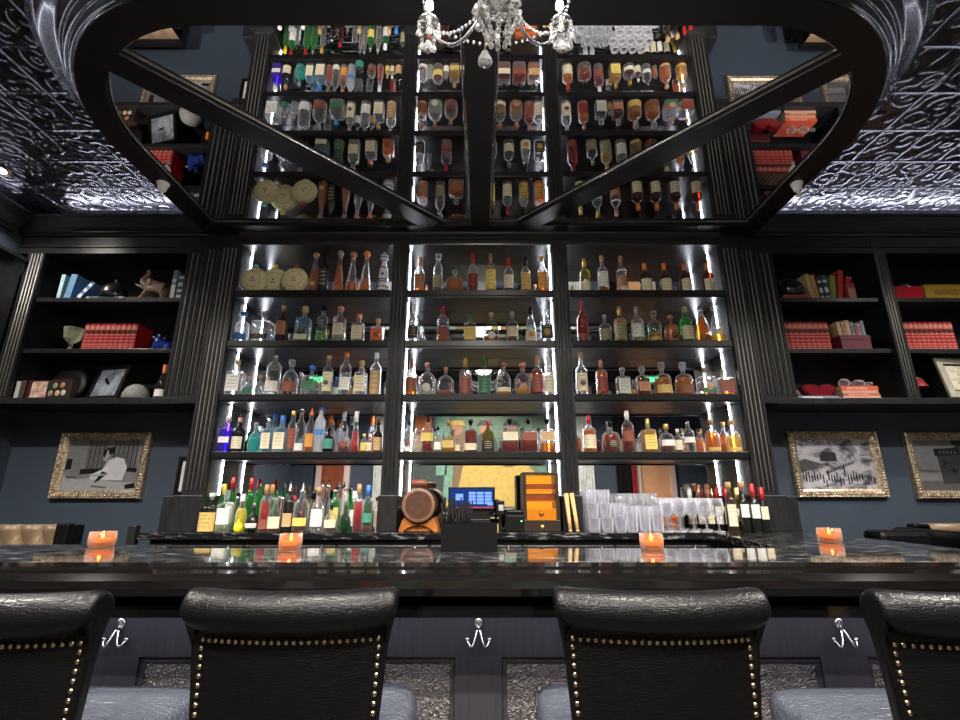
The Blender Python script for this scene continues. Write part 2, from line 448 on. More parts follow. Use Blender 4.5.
# exit signs over the room behind the viewer
GREENE = emit('exit_green', (.05, 1., .25), 5.)
for i, (x, lab) in enumerate(((-2.85, 'lit green exit sign mirrored in the left bay'), (3.0, 'lit green exit sign mirrored in the right bay'))):
    t = thing('exit_sign', lab, 'sign', (x, -.9, 3.14), 0, 'exit signs')
    MB().box(-.13, .13, -.015, .015, 0, .15).build('housing', plain('sign_housing', (.5,.5,.5), .4), t, .004)
    MB().box(-.012, .012, -.012, .012, .15, ZT-3.14).build('bracket', CHROME, t)
    cu = bpy.data.curves.new('exit_letters', 'FONT'); cu.body = 'EXIT'; cu.size = .115; cu.extrude = .002; cu.align_x = 'CENTER'; cu.align_y = 'CENTER'
    cu.materials.append(GREENE)
    o = bpy.data.objects.new('letters', cu); COL.objects.link(o); bpy.context.view_layer.update()
    me = bpy.data.meshes.new_from_object(o.evaluated_get(bpy.context.evaluated_depsgraph_get())); bpy.data.objects.remove(o)
    o = bpy.data.objects.new('letters', me); COL.objects.link(o); o.parent = t; o.location = (0, .019, .075); o.rotation_euler = (PI/2, 0, PI)

# ------------------------------------------------------------------ ceiling canopy with mirror panes
ZP, ZM = 3.22, 3.251
def outline(off, n=14):
    """rounded-near-corner rectangle hugging the cabinet, offset outward; counter-clockwise"""
    w = 1.98+off; yn = 1.585-off; yf = 3.167; R = .78+off
    pts = [(w, yf)]
    pts = []
    pts.append((-w, yf))
    for i in range(n+1):
        a = PI+PI/2*i/n; pts.append((-w+R+R*math.cos(a), yn+R+R*math.sin(a)))
    for i in range(n+1):
        a = 1.5*PI+PI/2*i/n; pts.append((w-R+R*math.cos(a), yn+R+R*math.sin(a)))
    pts.append((w, yf))
    return pts
can = thing('ceiling_canopy', 'oval black ceiling canopy with mirrored panes over the bar', 'ceiling canopy')
inn = outline(0.); out_ = outline(.125)
YFAR = 3.292
rows_o = [(x, y if y < 3.16 else YFAR) for x, y in out_]
fp = MB()
n = len(inn)
fp.grid([[(x, y, ZP) for x, y in inn], [(x, y, ZP) for x, y in rows_o]], sm=False)     # underside ring
fp.add([(-1.98,3.167,ZP),(1.98,3.167,ZP),(2.105,YFAR,ZP),(-2.105,YFAR,ZP)], [(0,1,2,3)])
fp.grid([[(x, y, ZM+.002) for x, y in inn+[inn[0]]], [(x, y, ZP) for x, y in inn+[inn[0]]]], sm=False)
fp.grid([[(x, y, ZP) for x, y in rows_o+[rows_o[0]]], [(x, y, ZP+.06) for x, y in rows_o+[rows_o[0]]]], sm=False)
PANEL = plain('matt_black_panel', (.005,.0048,.0048), .42, vs=6, spec=.35)
fp.build('frame_panel', PANEL, can)
# stepped crown sweeping from the panel edge up and out to the tin ceiling
cr = MB()
prof = [(.125, 3.225), (.128, 3.240), (.138, 3.246), (.138, 3.258), (.150, 3.262), (.158, 3.275), (.158, 3.290), (.176, 3.296), (.186, 3.312), (.19, 3.330),
        (.20, 3.336), (.225, 3.36), (.262, 3.40), (.30, 3.43), (.318, 3.440), (.322, 3.452), (.345, 3.462), (.352, 3.48), (.352, 3.4995)]
cr.grid([[(x, y if y < 3.16 else YFAR, z) for x, y in outline(o, 24)] for o, z in prof], sm=True)
MOLD = plain('glossy_black_moulding', (.035,.035,.038), .16, 0., var=.05, spec=.9, coat=.8)
cr.build('crown_moulding', MOLD, can)
# beams
def beam(a, b, wd):
    a, b = Vector(a), Vector(b); d = (b-a).normalized(); nn = Vector((-d.y, d.x))*wd/2
    pts = [a+nn, b+nn, b-nn, a-nn]
    if (pts[1]-pts[0]).cross(pts[2]-pts[1]) < 0: pts.reverse()
    mb = MB(); mb.prism([tuple(p) for p in pts], ZP-.001, ZM+.004); return mb
beam((0, 1.578), (0, 3.175), .15).build('beam', PANEL, can, .008)
beam((-1.752, 1.71), (-.35, 3.174), .15).build('beam', PANEL, can, .008)
beam((1.752, 1.71), (.35, 3.174), .15).build('beam', PANEL, can, .008)
def clip(poly, p, q):
    """keep the part of a polygon on the left of p->q"""
    res = []
    side = lambda a: (q[0]-p[0])*(a[1]-p[1])-(q[1]-p[1])*(a[0]-p[0])
    for i in range(len(poly)):
        a, b = poly[i], poly[(i+1) % len(poly)]; sa, sb = side(a), side(b)
        if sa >= 0: res.append(a)
        if (sa >= 0) != (sb >= 0):
            t_ = sa/(sa-sb); res.append((a[0]+(b[0]-a[0])*t_, a[1]+(b[1]-a[1])*t_))
    return res
BEAD = plain('bright_bead', (.55,.55,.56), .25, .9, var=.05)
base = inn
dl = (-1.80, 1.66), (-.33, 3.195)
dd = Vector((dl[1][0]-dl[0][0], dl[1][1]-dl[0][1])).normalized(); nv = Vector((-dd.y, dd.x))*.075
def sh(s): return ((dl[0][0]+nv.x*s, dl[0][1]+nv.y*s), (dl[1][0]+nv.x*s, dl[1][1]+nv.y*s))
a1, b1 = sh(1); a2, b2 = sh(-1)
pa = clip(base, a1, b1)                                    # left of the diagonal: far-left triangle
pb = clip(clip(base, b2, a2), (-.075, 1.0), (-.075, 4.0))   # between the diagonal and the centre beam
panes = [pa, pb, [(-x, y) for x, y in reversed(pa)], [(-x, y) for x, y in reversed(pb)]]
for p_ in panes:
    mp = MB(); mp.add([(x, y, ZM) for x, y in p_], [tuple(reversed(range(len(p_))))]); mp.add([(x, y, ZM+.006) for x, y in p_], [tuple(range(len(p_)))])
    po = mp.build('mirror_pane', CMIRROR, can)
    c = Vector((sum(x for x, y in p_)/len(p_), sum(y for x, y in p_)/len(p_)))
    bd = MB(); ins = []
    for x, y in p_:
        if ins and (Vector((x, y))-Vector(ins[-1][:2])).length < .02: continue
        v_ = c-Vector((x, y)); v_ = v_.normalized()*.012
        ins.append((x+v_.x, y+v_.y, ZM-.004))
    bd.tube(ins, .0045, 6, closed=True); bd.build('edge_bead', BEAD, po)
# ceiling sprinklers
for s, lab in ((-1, 'white ceiling sprinkler on the canopy border, left'), (1, 'white ceiling sprinkler on the canopy border, right')):
    x, y = (-2.03, 2.66) if s < 0 else (2.03, 2.66)
    t = thing('ceiling_sprinkler', lab, 'sprinkler', (x, y, ZP), 0, 'ceiling sprinklers')
    MB().lathe([(.036,-.0005),(.038,-.005),(.034,-.012),(.027,-.03),(.024,-.05),(.018,-.06),(0,-.061)], 20).build('escutcheon', WHITEP, t)
    hd = MB(); hd.lathe([(.009,-.06),(.009,-.07),(.004,-.075),(.004,-.085),(.016,-.087),(.016,-.09),(0,-.091)], 12); hd.build('spray_head', WHITEP, t)
# recessed downlights: one seen at the left, the rest added unseen for fill
def downlight(x, y, power, lab, warm=(1, .93, .84), ang=140, r=.05):
    t = thing('ceiling_downlight', lab, 'light', (x, y, ZT), 0, 'recessed ceiling downlights')
    MB().lathe([(.05,-.001),(.075,-.001),(.078,-.006),(.055,-.008),(.05,-.004)], 24, caps=False).build('trim_ring', plain('bronze_ring', (.25,.16,.1), .35, .8), t)
    MB().lathe([(.05,-.003),(0,-.0031)], 24).build('lens', BULBM, t)
    ld = bpy.data.lights.new('downlight_lamp', 'SPOT'); ld.energy = power; ld.color = warm; ld.spot_size = math.radians(ang); ld.spot_blend = .6; ld.shadow_soft_size = r
    lo = bpy.data.objects.new('downlight_lamp', ld); COL.objects.link(lo); lo.location = (0, 0, -.03); lo.parent = t
DL = 230
downlight(PZ(-3,169,ZT)[0], PZ(-3,169,ZT)[1], DL*.15, 'recessed downlight in the tin ceiling at the left edge')
for x, y, lab in ((-2.85, 1.2, 'left of the canopy'), (2.85, 1.2, 'right of the canopy'), (-.75, .75, 'above the left stools'), (.75, .75, 'above the right stools'),
                  (-1.6, -.6, 'behind the viewer, left'), (1.6, -.6, 'behind the viewer, right'), (0, -1.1, 'behind the viewer, middle'), (3.9, 2.2, 'near the right wall')):
    downlight(x, y, DL*(1.0 if 0 < y < 2 else 1.0 if y < 0 else .35), 'added unseen downlight in the tin ceiling, '+lab)
# ------------------------------------------------------------------ bottle cabinet
BKZ = [PX(0, 297.5, D2+.03)[1], PX(0, 348.5, D2+.03)[1], PX(0, 398., D2)[1]]
BKH = PX(0, 253, D2)[1]
XM0, XM1 = .55, .66                        # centre mullions
XP0, XP1 = 1.825, 1.975                    # outer pilasters
ZHD, ZTOP = 3.135, 3.218                   # header underside, cabinet top
YM = 3.63                                  # mirrored back
cab = thing('bottle_cabinet', 'tall black back bar cabinet with lit mirrored bottle shelves', 'cabinet', (0, D, CTOP))
def rel(o, root):                           # built in world coordinates, parented to a root that stands elsewhere
    o.parent = root; o.location = Vector(o.location)-Vector(root.location); return o
def fluted(name, x0, x1, yf, yb, z0, z1, nfl, zf0, zf1, root, mat=WOOD, rad=.0105, flute_rods=True):
    """post with concave flutes between zf0 and zf1"""
    wd = x1-x0; pts = []
    pitch = (wd-.03)/nfl
    for i in range(nfl):
        cx = x0+.015+pitch*(i+.5)
        for k in range(9):
            a = PI-PI*k/8
            pts.append((cx+rad*math.cos(a), yf+rad*.95*math.sin(a)))
    cs = [(x0, yf)]+pts+[(x1, yf)]
    mb = MB()
    def sect(c, za, zb):
        poly = c+[(x1, yb), (x0, yb)]
        n_ = len(poly)
        mb.grid([[(px, py, za) for px, py in poly], [(px, py, zb) for px, py in poly]], sm=False, closed=True, capends=True)
    sect(cs, zf0, zf1)
    mb.box(x0, x1, yf, yb, z0, zf0); mb.box(x0, x1, yf, yb, zf1, z1)
    o = rel(mb.build(name, mat), root)
    if flute_rods:  # thin pale grey rods along the flutes, paler than the lacquer
        for i in range(nfl):
            cx = x0+.015+pitch*(i+.5)
            rb = MB(); rb.tube([(cx, yf+rad*.55, zf0+.004), (cx, yf+rad*.55, zf1-.004)], .0042, 6); rb.ball((cx, yf+rad*.3, zf1-.006), .0055, 6, 4)
            r_ = rb.build('reed', REEDM, o)
    return o
ZF1 = 3.105
ZF0 = 1.32
for s in (-1, 1):
    a, b = sorted((s*XP0, s*XP1)); fluted('pilaster', a, b, D-.012, YM, 1.292, ZTOP, 4, ZF0, ZF1, cab)
    a, b = sorted((s*XM0, s*XM1)); fluted('mullion', a, b, D-.006, YM, 1.292, ZTOP-.02, 3, ZF0, ZF1, cab, rad=.008, flute_rods=False)
    a, b = sorted((s*(XP0-.015), s*2.0)); rel(box('plinth_block', WOOD, a, b, D-.05, YM, CTOP, 1.292, bevel=.004), cab)
    a, b = sorted((s*2.0, s*2.12)); rel(box('side_block', WOOD, a, b, D+.04, YB-.002, CTOP, 1.285, bevel=.004), cab)
    a, b = sorted((s*(XM0-.01), s*(XM1+.01))); rel(box('plinth_block', WOOD, a, b, D-.03, YM, CTOP, 1.292, bevel=.004), cab)
    a, b = sorted((s*2.01, s*2.135)); fluted('side_pilaster', a, b, D2-.05, D2+.03, BKZ[2]-.045, 3.277, 3, BKZ[2]+.012, BKH, cab, rad=.011)
    a, b = sorted((s*XP1, s*(XP1+.03))); rel(box('side_panel', WOOD, a, b, D+.06, YB-.002, 1.285, ZTOP), cab)
BAYS = [(-XP0, -XM1), (-XM0, XM0), (XM1, XP0)]
SIDEP = plain('satin_side_panel', (.018,.018,.02), .42, .0, vs=4)
for bi, (x0, x1) in enumerate(BAYS):
    rel(box('back_mirror', BMIRROR, x0, x1, YM, YM+.01, CTOP, ZHD+.02), cab)
    rel(box('back_panel', WOOD, x0-.05, x1+.05, YM+.0105, YM+.04, CTOP, ZTOP), cab)
    for sx, xx in ((1, x0), (-1, x1)):
        a, b = sorted((xx, xx+sx*.004)); rel(box('side_lining', SIDEP, a, b, D+.02, YM-.001, CTOP, ZHD), cab)
    for k, z in enumerate(SH):
        rel(box('shelf', WOODI, x0+.0045, x1-.0045, D-.004, YM-.001, z-.045, z, bevel=.003), cab)
        rel(box('shelf_lip', WOOD, x0+.0045, x1-.0045, D+.006, D+.03, z-.056, z-.0455), cab)
    rel(box('bay_top', WOODI, x0+.0045, x1-.0045, D+.02, YM-.001, ZHD, ZHD+.03), cab)
    gaps = [(CTOP+.0, SH[3]-.046)]+[(SH[i+1]+.001, SH[i]-.046) for i in (2, 1, 0)]+[(SH[0]+.001, ZHD)]
    ys = 3.47 if bi != 1 else 3.42
    for z0, z1 in gaps:
        for sx, xx in ((1, x0), (-1, x1)):
            a, b = sorted((xx+sx*.0045, xx+sx*.0085))
            rel(box('led_strip', LED, a, b, ys, ys+.0065, z0+.004, z1-.004), cab)
hm = MB()
hm.prism([(YM, ZHD), (D, ZHD), (D-.004, ZHD+.012), (D-.004, ZHD+.036), (D-.022, ZHD+.045), (D-.022, ZHD+.055), (D-.045, ZHD+.07), (D-.052, ZTOP), (YM, ZTOP)], -XP0, XP0, 'x')
rel(hm.build('header', WOOD), cab)

# back counter: stone top and cabinet under it
bt = thing('back_counter', 'dark wood base cabinet under the bottle cabinet', 'cabinet', (-.3, 3.4, 0))
rel(box('carcass', WOOD, -2.06, 1.44, 3.19, YB-.002, .08, CTOP-.04), bt)
rel(box('toe_kick', BLACKP, -2.0, 1.4, 3.25, YB-.01, 0, .08), bt)
for i in range(6):
    x0 = -2.03+i*.575
    d_ = rel(box('door', WOOD, x0, x0+.56, 3.168, 3.189, .12, CTOP-.075, bevel=.004), bt)
    h_ = MB(); h_.tube([(.2, -.02, .78), (.2, -.02, .88)], .005); h_.build('handle', CHROME, d_)
top = MB(); top.prism([(-2.125,3.15),(1.452,3.15),(1.452,YB-.003),(-2.125,YB-.003)], CTOP-.04, CTOP)
tag(top.build('stone_worktop', STONE, None, .003), 'black veined stone worktop under the bottle cabinet', 'worktop')
sp = MB(); sp.prism([(-2.18,3.14),(-2.13,3.14),(-2.13,3.19),(-2.18,3.19)], 0, CTOP+.045)
tag(sp.build('end_cabinet', WOOD, None, .006), 'low black end cabinet at the left end of the back counter', 'cabinet')

# ------------------------------------------------------------------ side bookcases
def bookcase(label, xa, xb, pil, dividers):
    """xa..xb outer extent; pil = list of (x0,x1) fluted posts"""
    zb0, zb1 = BKZ[2]-.045, BKZ[2]
    t = thing('bookcase', label, 'bookcase', ((xa+xb)/2, D2+.18, zb0))
    rel(box('back_panel', DARKBACK, xa, xb, YB-.02, YB-.001, zb0, 3.277), t)
    rel(box('bottom_board', WOOD, xa, xb, D2-.012, YB-.021, zb0, zb1, bevel=.003), t)
    rel(box('header', WOOD, xa, xb, D2+.004, D2+.03, BKH, 3.277), t)
    rel(box('header_rail', WOOD, xa, xb, D2-.006, D2+.003, BKH+.05, BKH+.062), t)
    rel(box('top_board', WOOD, xa, xb, D2+.031, YB-.021, BKH+.03, BKH+.05), t)
    for x0, x1, nf, yf in pil:
        fluted('pilaster', x0, x1, yf, D2+.03 if yf > D2-.01 else D2+.03, zb1, 3.277, nf, zb1+.012, BKH-.0, t, rad=.011 if x1-x0 > .11 else .0085)
        rel(box('side_panel', WOOD, x0+.01, x1-.01, D2+.031, YB-.021, zb1, BKH+.03), t)
    for (x0, x1) in dividers:
        for z in BKZ[:2]:
            rel(box('shelf', WOOD, x0, x1, D2+.032, YB-.021, z-.035, z, bevel=.003), t)
    return t
XE0, XE1 = -3.58, -3.43                    # end post of the left bookcase
bookcase('black bookcase with fluted posts left of the bottle cabinet', XL+.012, -2.14,
         [(XE0+.02, XE1, 4, D2), (-2.30, -2.145, 3, D2)], [(XE1-.01, -2.29)])
bookcase('wide black bookcase with fluted posts right of the bottle cabinet', 2.14, XR-.012,
         [(2.145, 2.30, 3, D2), (3.10, 3.195, 3, D2), (4.4, 4.6, 4, D2)], [(2.29, 3.11), (3.185, 4.41)])
# dark panelling on the left side wall
pn = thing('wall_cabinet', 'black fluted cabinet on the left side wall', 'cabinet', (XL+.1, 2.4, 0))
rel(box('body', WOOD, XL+.002, XL+.10, 1.0, D2-.02, 0, PX(0, 262, 3.4)[1]), pn)
rel(box('cap_board', WOOD, XL+.002, XL+.13, 1.0, D2-.02, PX(0, 262, 3.4)[1]+.0005, PX(0, 262, 3.4)[1]+.03, bevel=.003), pn)
for i in range(4):
    o = MB(); o.tube([(XL+.1, 3.0+.03*i, 1.0), (XL+.1, 3.0+.03*i, 2.9)], .008); rel(o.build('reed', WOOD), pn)

# ------------------------------------------------------------------ front bar
bar = MB()
YBF, YBI = 1.76, 2.28
bar.prism([(-3.3,YBF),(2.12,YBF),(2.12,YB-.004),(1.4525,YB-.004),(1.4525,3.12),(1.36,YBI),(-1.46,YBI),(-1.46,2.44),(-3.3,2.44)], CTOP-.04, CTOP)
tag(bar.build('stone_worktop', STONE, None, .004), 'long black veined stone bar top with polished reflections', 'worktop')
bf = thing('bar_counter', 'dark wood bar front with armrest rail and embossed panels', 'bar', (0, 1.85, 0))
rl = MB()
rp = [(YBF-.001, CTOP-.045), (YBF-.001, CTOP+.004), (YBF-.03, CTOP+.012), (YBF-.07, CTOP+.004), (YBF-.10, CTOP-.008), (YBF-.125, CTOP-.004), (YBF-.155, CTOP+.006), (YBF-.185, CTOP+.0),
      (YBF-.205, CTOP-.018), (YBF-.21, CTOP-.038), (YBF-.2, CTOP-.06), (YBF-.17, CTOP-.075), (YBF-.12, CTOP-.078), (YBF-.10, CTOP-.09), (YBF-.001, CTOP-.09)]
rl.prism(rp, -3.3, 2.3, 'x')
for i in range(len(rl.s)): rl.s[i] = False
rel(rl.build('armrest_rail', GLOSS, None, .006, seg=3), bf)
rel(box('apron', GLOSS, -3.28, 2.26, 1.60, 1.66, CTOP-.128, CTOP-.092, bevel=.003), bf)
rel(box('soffit_board', GLOSS, -3.28, 2.26, 1.661, 1.849, CTOP-.10, CTOP-.092), bf)
rel(box('led_strip', emit('under_bar_led', (.84,.83,1.), 14.), -3.2, 2.1, 1.672, 1.684, CTOP-.108, CTOP-.1005), bf)
YP = 1.85
rel(box('core', BARWOOD, -3.2, 2.1, YP+.03, YBI-.08, .1, CTOP-.042), bf)
rel(box('toe_kick', BLACKP, -3.2, 2.1, YP+.06, YBI-.1, 0, .0995), bf)
def bx_(u): return (u-480)/F*(YP*CT+(.80-CZ)*ST)
st = [bx_(478.5)+1.25*(k-2) for k in range(4)]
st = [bx_(478.5)-2*1.232, bx_(118), bx_(478.5), bx_(842)]
zt = PX(0, 657, YP)[1]
rel(box('top_rail', BARWOOD, -3.2, 2.1, YP, YP+.03, zt, CTOP-.042), bf)
rel(box('bottom_rail', BARWOOD, -3.2, 2.1, YP, YP+.03, .1, .22), bf)
ends = []
for x in st: rel(box('stile', BARWOOD, x-.079, x+.079, YP-.001, YP+.03, .22, zt), bf); ends.append((x-.079, x+.079))
ends.append((2.1, 2.1))
for (a0, a1), (b0, b1) in zip(ends, ends[1:]):
    if b0-a1 < .1: continue
    p_ = rel(box('inset_panel', EMBOSS, a1, b0, YP+.018, YP+.0295, .22, zt), bf)
    mo = MB(); xc = (a1+b0)/2; 
    for q in ((a1, b0, zt-.02, zt), (a1, a1+.018, .22, zt-.02), (b0-.018, b0, .22, zt-.02)):
        mo.box(q[0]-xc, q[1]-xc, -.014, -.0058, q[2]-.22, q[3]-.22)
    mo.build('panel_moulding', BARWOOD, p_, .004)
# coat hooks under the bar
for i, (x, lab) in enumerate(((st[1], 'silver double coat hook by the far left stool'), (st[2], 'silver double coat hook on the middle bar stile'), (st[3], 'silver double coat hook by the far right stool'))):
    z = PX(0, 628, YP)[1]
    t = thing('coat_hook', lab, 'hook', (x, YP-.0015, z-.04), 0, 'coat hooks under the bar')
    MB().lathe([(0,0),(.016,.0),(.018,.003),(.012,.007),(0,.008)], 18, sx=.85, sy=1.3, M=Matrix.Rotation(PI/2, 4, 'X'), c=(0,0,.055)).build('mount_plate', CHROME, t)
    for s in (-1, 1):
        hk = MB(); path = []
        for k in range(13):
            a = k/12
            path.append((s*(.004+.034*a**1.2), -.010-.02*math.sin(a*PI*.9), .045-.058*math.sin(a*PI*.7)+.012*a**3))
        hk.tube(path, .0042, 8); hk.ball(path[-1], .0075); hk.build('prong', CHROME, t)

# ------------------------------------------------------------------ stools
def stool(label, cx, cy, rot, h=0.):
    t = thing('bar_stool', label, 'bar stool', (cx, cy, 0), rot, 'black crocodile bar stools along the bar')
    # back: closed section in (y,z), lofted across
    yb = -.215
    sec = []
    sec += [(yb+.03, .70), (yb-.005, .70), (yb-.012, .76), (yb-.016, .88), (yb-.014, .985)]
    rc = (yb-.022, 1.044+h); R = .047
    for k in range(11):
        a = math.radians(-75-(k*21)); sec.append((rc[0]+R*math.cos(a), rc[1]+R*math.sin(a)))
    sec += [(yb+.034, 1.05+h), (yb+.04, .99), (yb+.042, .85)]
    def hw(z):
        if z > 1.0: return .208+.033*min(1., (z-1.0)/.03)
        return .196+.012*max(0, (z-.70)/.3)
    rows = []
    us = [-1, -.985, -.95, -.85, -.65, -.4, -.15, .15, .4, .65, .85, .95, .985, 1]
    cyc = sum(p[0] for p in sec)/len(sec)
    for u in us:
        k = {1: .55, .985: .86, .95: .97}.get(abs(u), 1.)
        row = []
        for (y, z) in sec:
            zc_ = z if z < .99 else rc[1]+(z-rc[1])*(k if z > .99 else 1)
            yc_ = (cyc+(y-cyc)*k) if z < .99 else rc[0]+(y-rc[0])*k
            crv = -.03*(1-u*u)
            lift = .006*(abs(u)**3)
            row.append((u*hw(z), yc_+crv, zc_+(lift if z > 1. else 0)))
        rows.append(row)
    bk = MB(); bk.grid(rows, closed=True, capends=True); o = bk.build('backrest', CROC, t)
    ss = o.modifiers.new('sub', 'SUBSURF'); ss.levels = 1; ss.render_levels = 2
    # nailheads
    nl = MB()
    for i in range(25):
        u = -1+2*i/24; x = u*.197
        nl.ball((x, yb-.018-.03*(1-u*u*.95), .985), (.0062, .004, .0062), 8, 4)
    for s in (-1, 1):
        for k in range(1, 15):
            z = .985-k*.0185; x = s*(hw(z)-.0085)
            nl.ball((x, yb-.0175-.001, z), (.006, .004, .006), 8, 4)
    nl.build('nailhead_trim', BRASSN, o)
    # seat cushion
    st_ = MB(); rows = []
    for z, k in ((.635, .97), (.645, 1.), (.69, 1.005), (.72, .985), (.735, .93), (.742, .8), (.745, .5), (.746, .1)):
        r_ = []
        for i in range(32):
            a = 2*PI*i/32; ca, sa = math.cos(a), math.sin(a); kk = (abs(ca)**7+abs(sa)**7)**(-1/7)
            wx = .25
            r_.append((ca*kk*wx*k, .02+sa*kk*.255*k, z))
        rows.append(r_)
    st_.grid(rows, closed=True, capends=True); st_.build('seat', SEAT, t)
    sn = MB()
    for i in range(72):
        a = 2*PI*i/72; ca, sa = math.cos(a), math.sin(a); kk = (abs(ca)**7+abs(sa)**7)**(-1/7)
        if sa < -.5: continue
        sn.ball((ca*kk*(.251), .02+sa*kk*.256, .65), .0042, 6, 4)
    sn.build('seat_nailheads', BRASSN, t)
    fr_ = MB(); fr_.box(-.25, .25, -.2, .24, .59, .634); fr_.build('seat_frame', WOOD, t, .004)
    for sx in (-1, 1):
        for sy in (-1, 1):
            lg = MB(); lg.tube([(sx*.215, .02+sy*.185, .59), (sx*.225, .02+sy*.2, 0)], [.024, .017], 8); lg.build('leg', WOOD, t)
    fo = MB(); fo.tube([(-.218, .21, .25), (.218, .21, .25)], .012, 8); fo.build('footrest', BRASSN, t)
    for sx in (-1, 1):
        fo = MB(); fo.tube([(sx*.22, -.17, .25), (sx*.22, .2, .25)], .01, 8); fo.build('stretcher', WOOD, t)
    return t
stool('black crocodile leather bar stool, leftmost, cut by the left edge', -1.07, 1.42, math.radians(-1))
stool('black crocodile leather bar stool, second from left, below the candle', -.432, 1.45, math.radians(1))
stool('black crocodile leather bar stool, third from left, right of middle hook', .412, 1.45, math.radians(-1))
stool('black crocodile leather bar stool, rightmost, cut by the right edge', 1.095, 1.41, math.radians(1), .004)
# ------------------------------------------------------------------ bottles
GCOL = {
 'clear': GLASS, 'green': thin_glass('green_glass', (.12,.75,.2), .6, .12, (.03,.4,.08)), 'frost': thin_glass('frosted_glass', (.9,.92,.97), .6, .5, (.75,.78,.85), .2),
 'aqua': thin_glass('aqua_glass', (.35,.85,.8), .6, .2, (.1,.6,.55)), 'pale': thin_glass('pale_blue_glass', (.65,.85,.95), .7, .12, (.4,.7,.9)),
 'purple': thin_glass('violet_glass', (.25,.12,.8), .5, .25, (.10,.03,.5)), 'dark': plain('dark_bottle_glass', (.010,.012,.010), .08, spec=.6, var=.05),
 'dgreen': thin_glass('dark_green_glass', (.05,.30,.08), .5, .12, (.01,.12,.02)), 'brown': thin_glass('brown_glass', (.25,.07,.02), .5, .25, (.09,.02,.006)),
 'copper': plain('copper_lacquer', (.45,.19,.10), .3, .5), 'white': plain('white_glaze', (.7,.7,.66), .2, var=.04), 'olive': thin_glass('olive_glass', (.55,.5,.1), .5, .25, (.3,.25,.03)),
 'red': thin_glass('ruby_glass', (.5,.04,.03), .5, .3, (.3,.012,.008)),
}
LQ = {k: liquid(k, c, b) for k, c, b in (('amber',(.70,.22,.015),.42),('gold',(.80,.45,.05),.42),('red',(.55,.01,.015),.6),('ruby',(.38,.03,.015),.5),('brown',(.25,.06,.015),.5),
     ('yellow',(.85,.75,.08),.6),('clear',(.93,.94,.95),.06),('pink',(.85,.42,.38),.45),('orange',(.85,.25,.04),.5),('blue',(.15,.40,.85),.35),('pale',(.88,.9,.7),.2),
     ('green',(.35,.6,.12),.35),('teal',(.15,.7,.62),.35),('violet',(.15,.04,.6),.5))}
CAPC = {'black': BLACKP, 'white': WHITEP, 'red': plain('red_wax', (.36,.015,.02), .35), 'cork': plain('cork', (.5,.32,.16), .7, var=.25, vs=200), 'copper': plain('copper_cap', (.55,.25,.16), .3, .7),
        'gold': plain('gold_cap', (.62,.42,.12), .3, .7), 'silver': CHROME, 'grey': plain('grey_cap', (.25,.25,.26), .4), 'orange': plain('orange_cap', (.75,.2,.04), .4), 'blue': plain('blue_cap', (.05,.2,.6), .4),
        'green': plain('green_cap', (.03,.14,.06), .4), 'yellow': plain('yellow_cap', (.75,.55,.03), .35), 'aqua': plain('aqua_cap', (.2,.6,.55), .35), 'clear': thin_glass('stopper_glass', (.9,.9,.92), .9, .12),
        'wood': plain('stopper_wood', (.45,.24,.09), .5, var=.2, vs=60), 'pink': plain('pink_cap', (.45,.20,.13), .4)}
LABC = {'cream': (.72,.64,.45), 'white': (.75,.74,.70), 'yellow': (.72,.55,.14), 'black': (.015,.015,.018), 'brown': (.20,.07,.03), 'tan': (.55,.36,.18), 'red': (.20,.03,.025), 'pink': (.26,.075,.05),
        'green': (.05,.16,.09), 'gold': (.58,.40,.12), 'blue': (.07,.22,.55), 'grey': (.45,.45,.40), 'orange': (.65,.30,.06), 'olive': (.26,.25,.13), 'aqua': (.06,.24,.18), 'navy': (.02,.03,.07), 'copper': (.4,.18,.10)}
def label_mat(k):
    nm = 'label_'+k
    if nm in MATS: return MATS[nm]
    c = LABC[k]; m, nt, out = nmat(nm); b = P(nt, c, .55)
    ink = (.62,.5,.25) if sum(c) < .25 else tuple(x*.28 for x in c)
    v = coord(nt, 'Generated', (1, 1, 1))
    sx = nt.nodes.new('ShaderNodeSeparateXYZ'); nt.links.new(v, sx.inputs[0])
    line = math_(nt, 'GREATER_THAN', math_(nt, 'SINE', math_(nt, 'MULTIPLY', sx.outputs[2], 31.)), .35)      # rows of print
    n = noise(nt, coord(nt, 'Generated', (16, 2, 7)), 1.6, 2)
    wd = math_(nt, 'GREATER_THAN', n, .5)
    mid = math_(nt, 'LESS_THAN', math_(nt, 'ABSOLUTE', math_(nt, 'SUBTRACT', sx.outputs[0], .5)), .36)
    em = math_(nt, 'LESS_THAN', math_(nt, 'ABSOLUTE', math_(nt, 'SUBTRACT', sx.outputs[2], .5)), .40)
    f = math_(nt, 'MULTIPLY', math_(nt, 'MULTIPLY', line, wd), math_(nt, 'MULTIPLY', mid, em))
    nt.links.new(ramp(nt, math_(nt, 'MULTIPLY', f, .8), [(0, c), (1, ink)]), b.inputs['Base Color'])
    nt.links.new(b.outputs[0], out.inputs[0]); MATS[nm] = m; return m

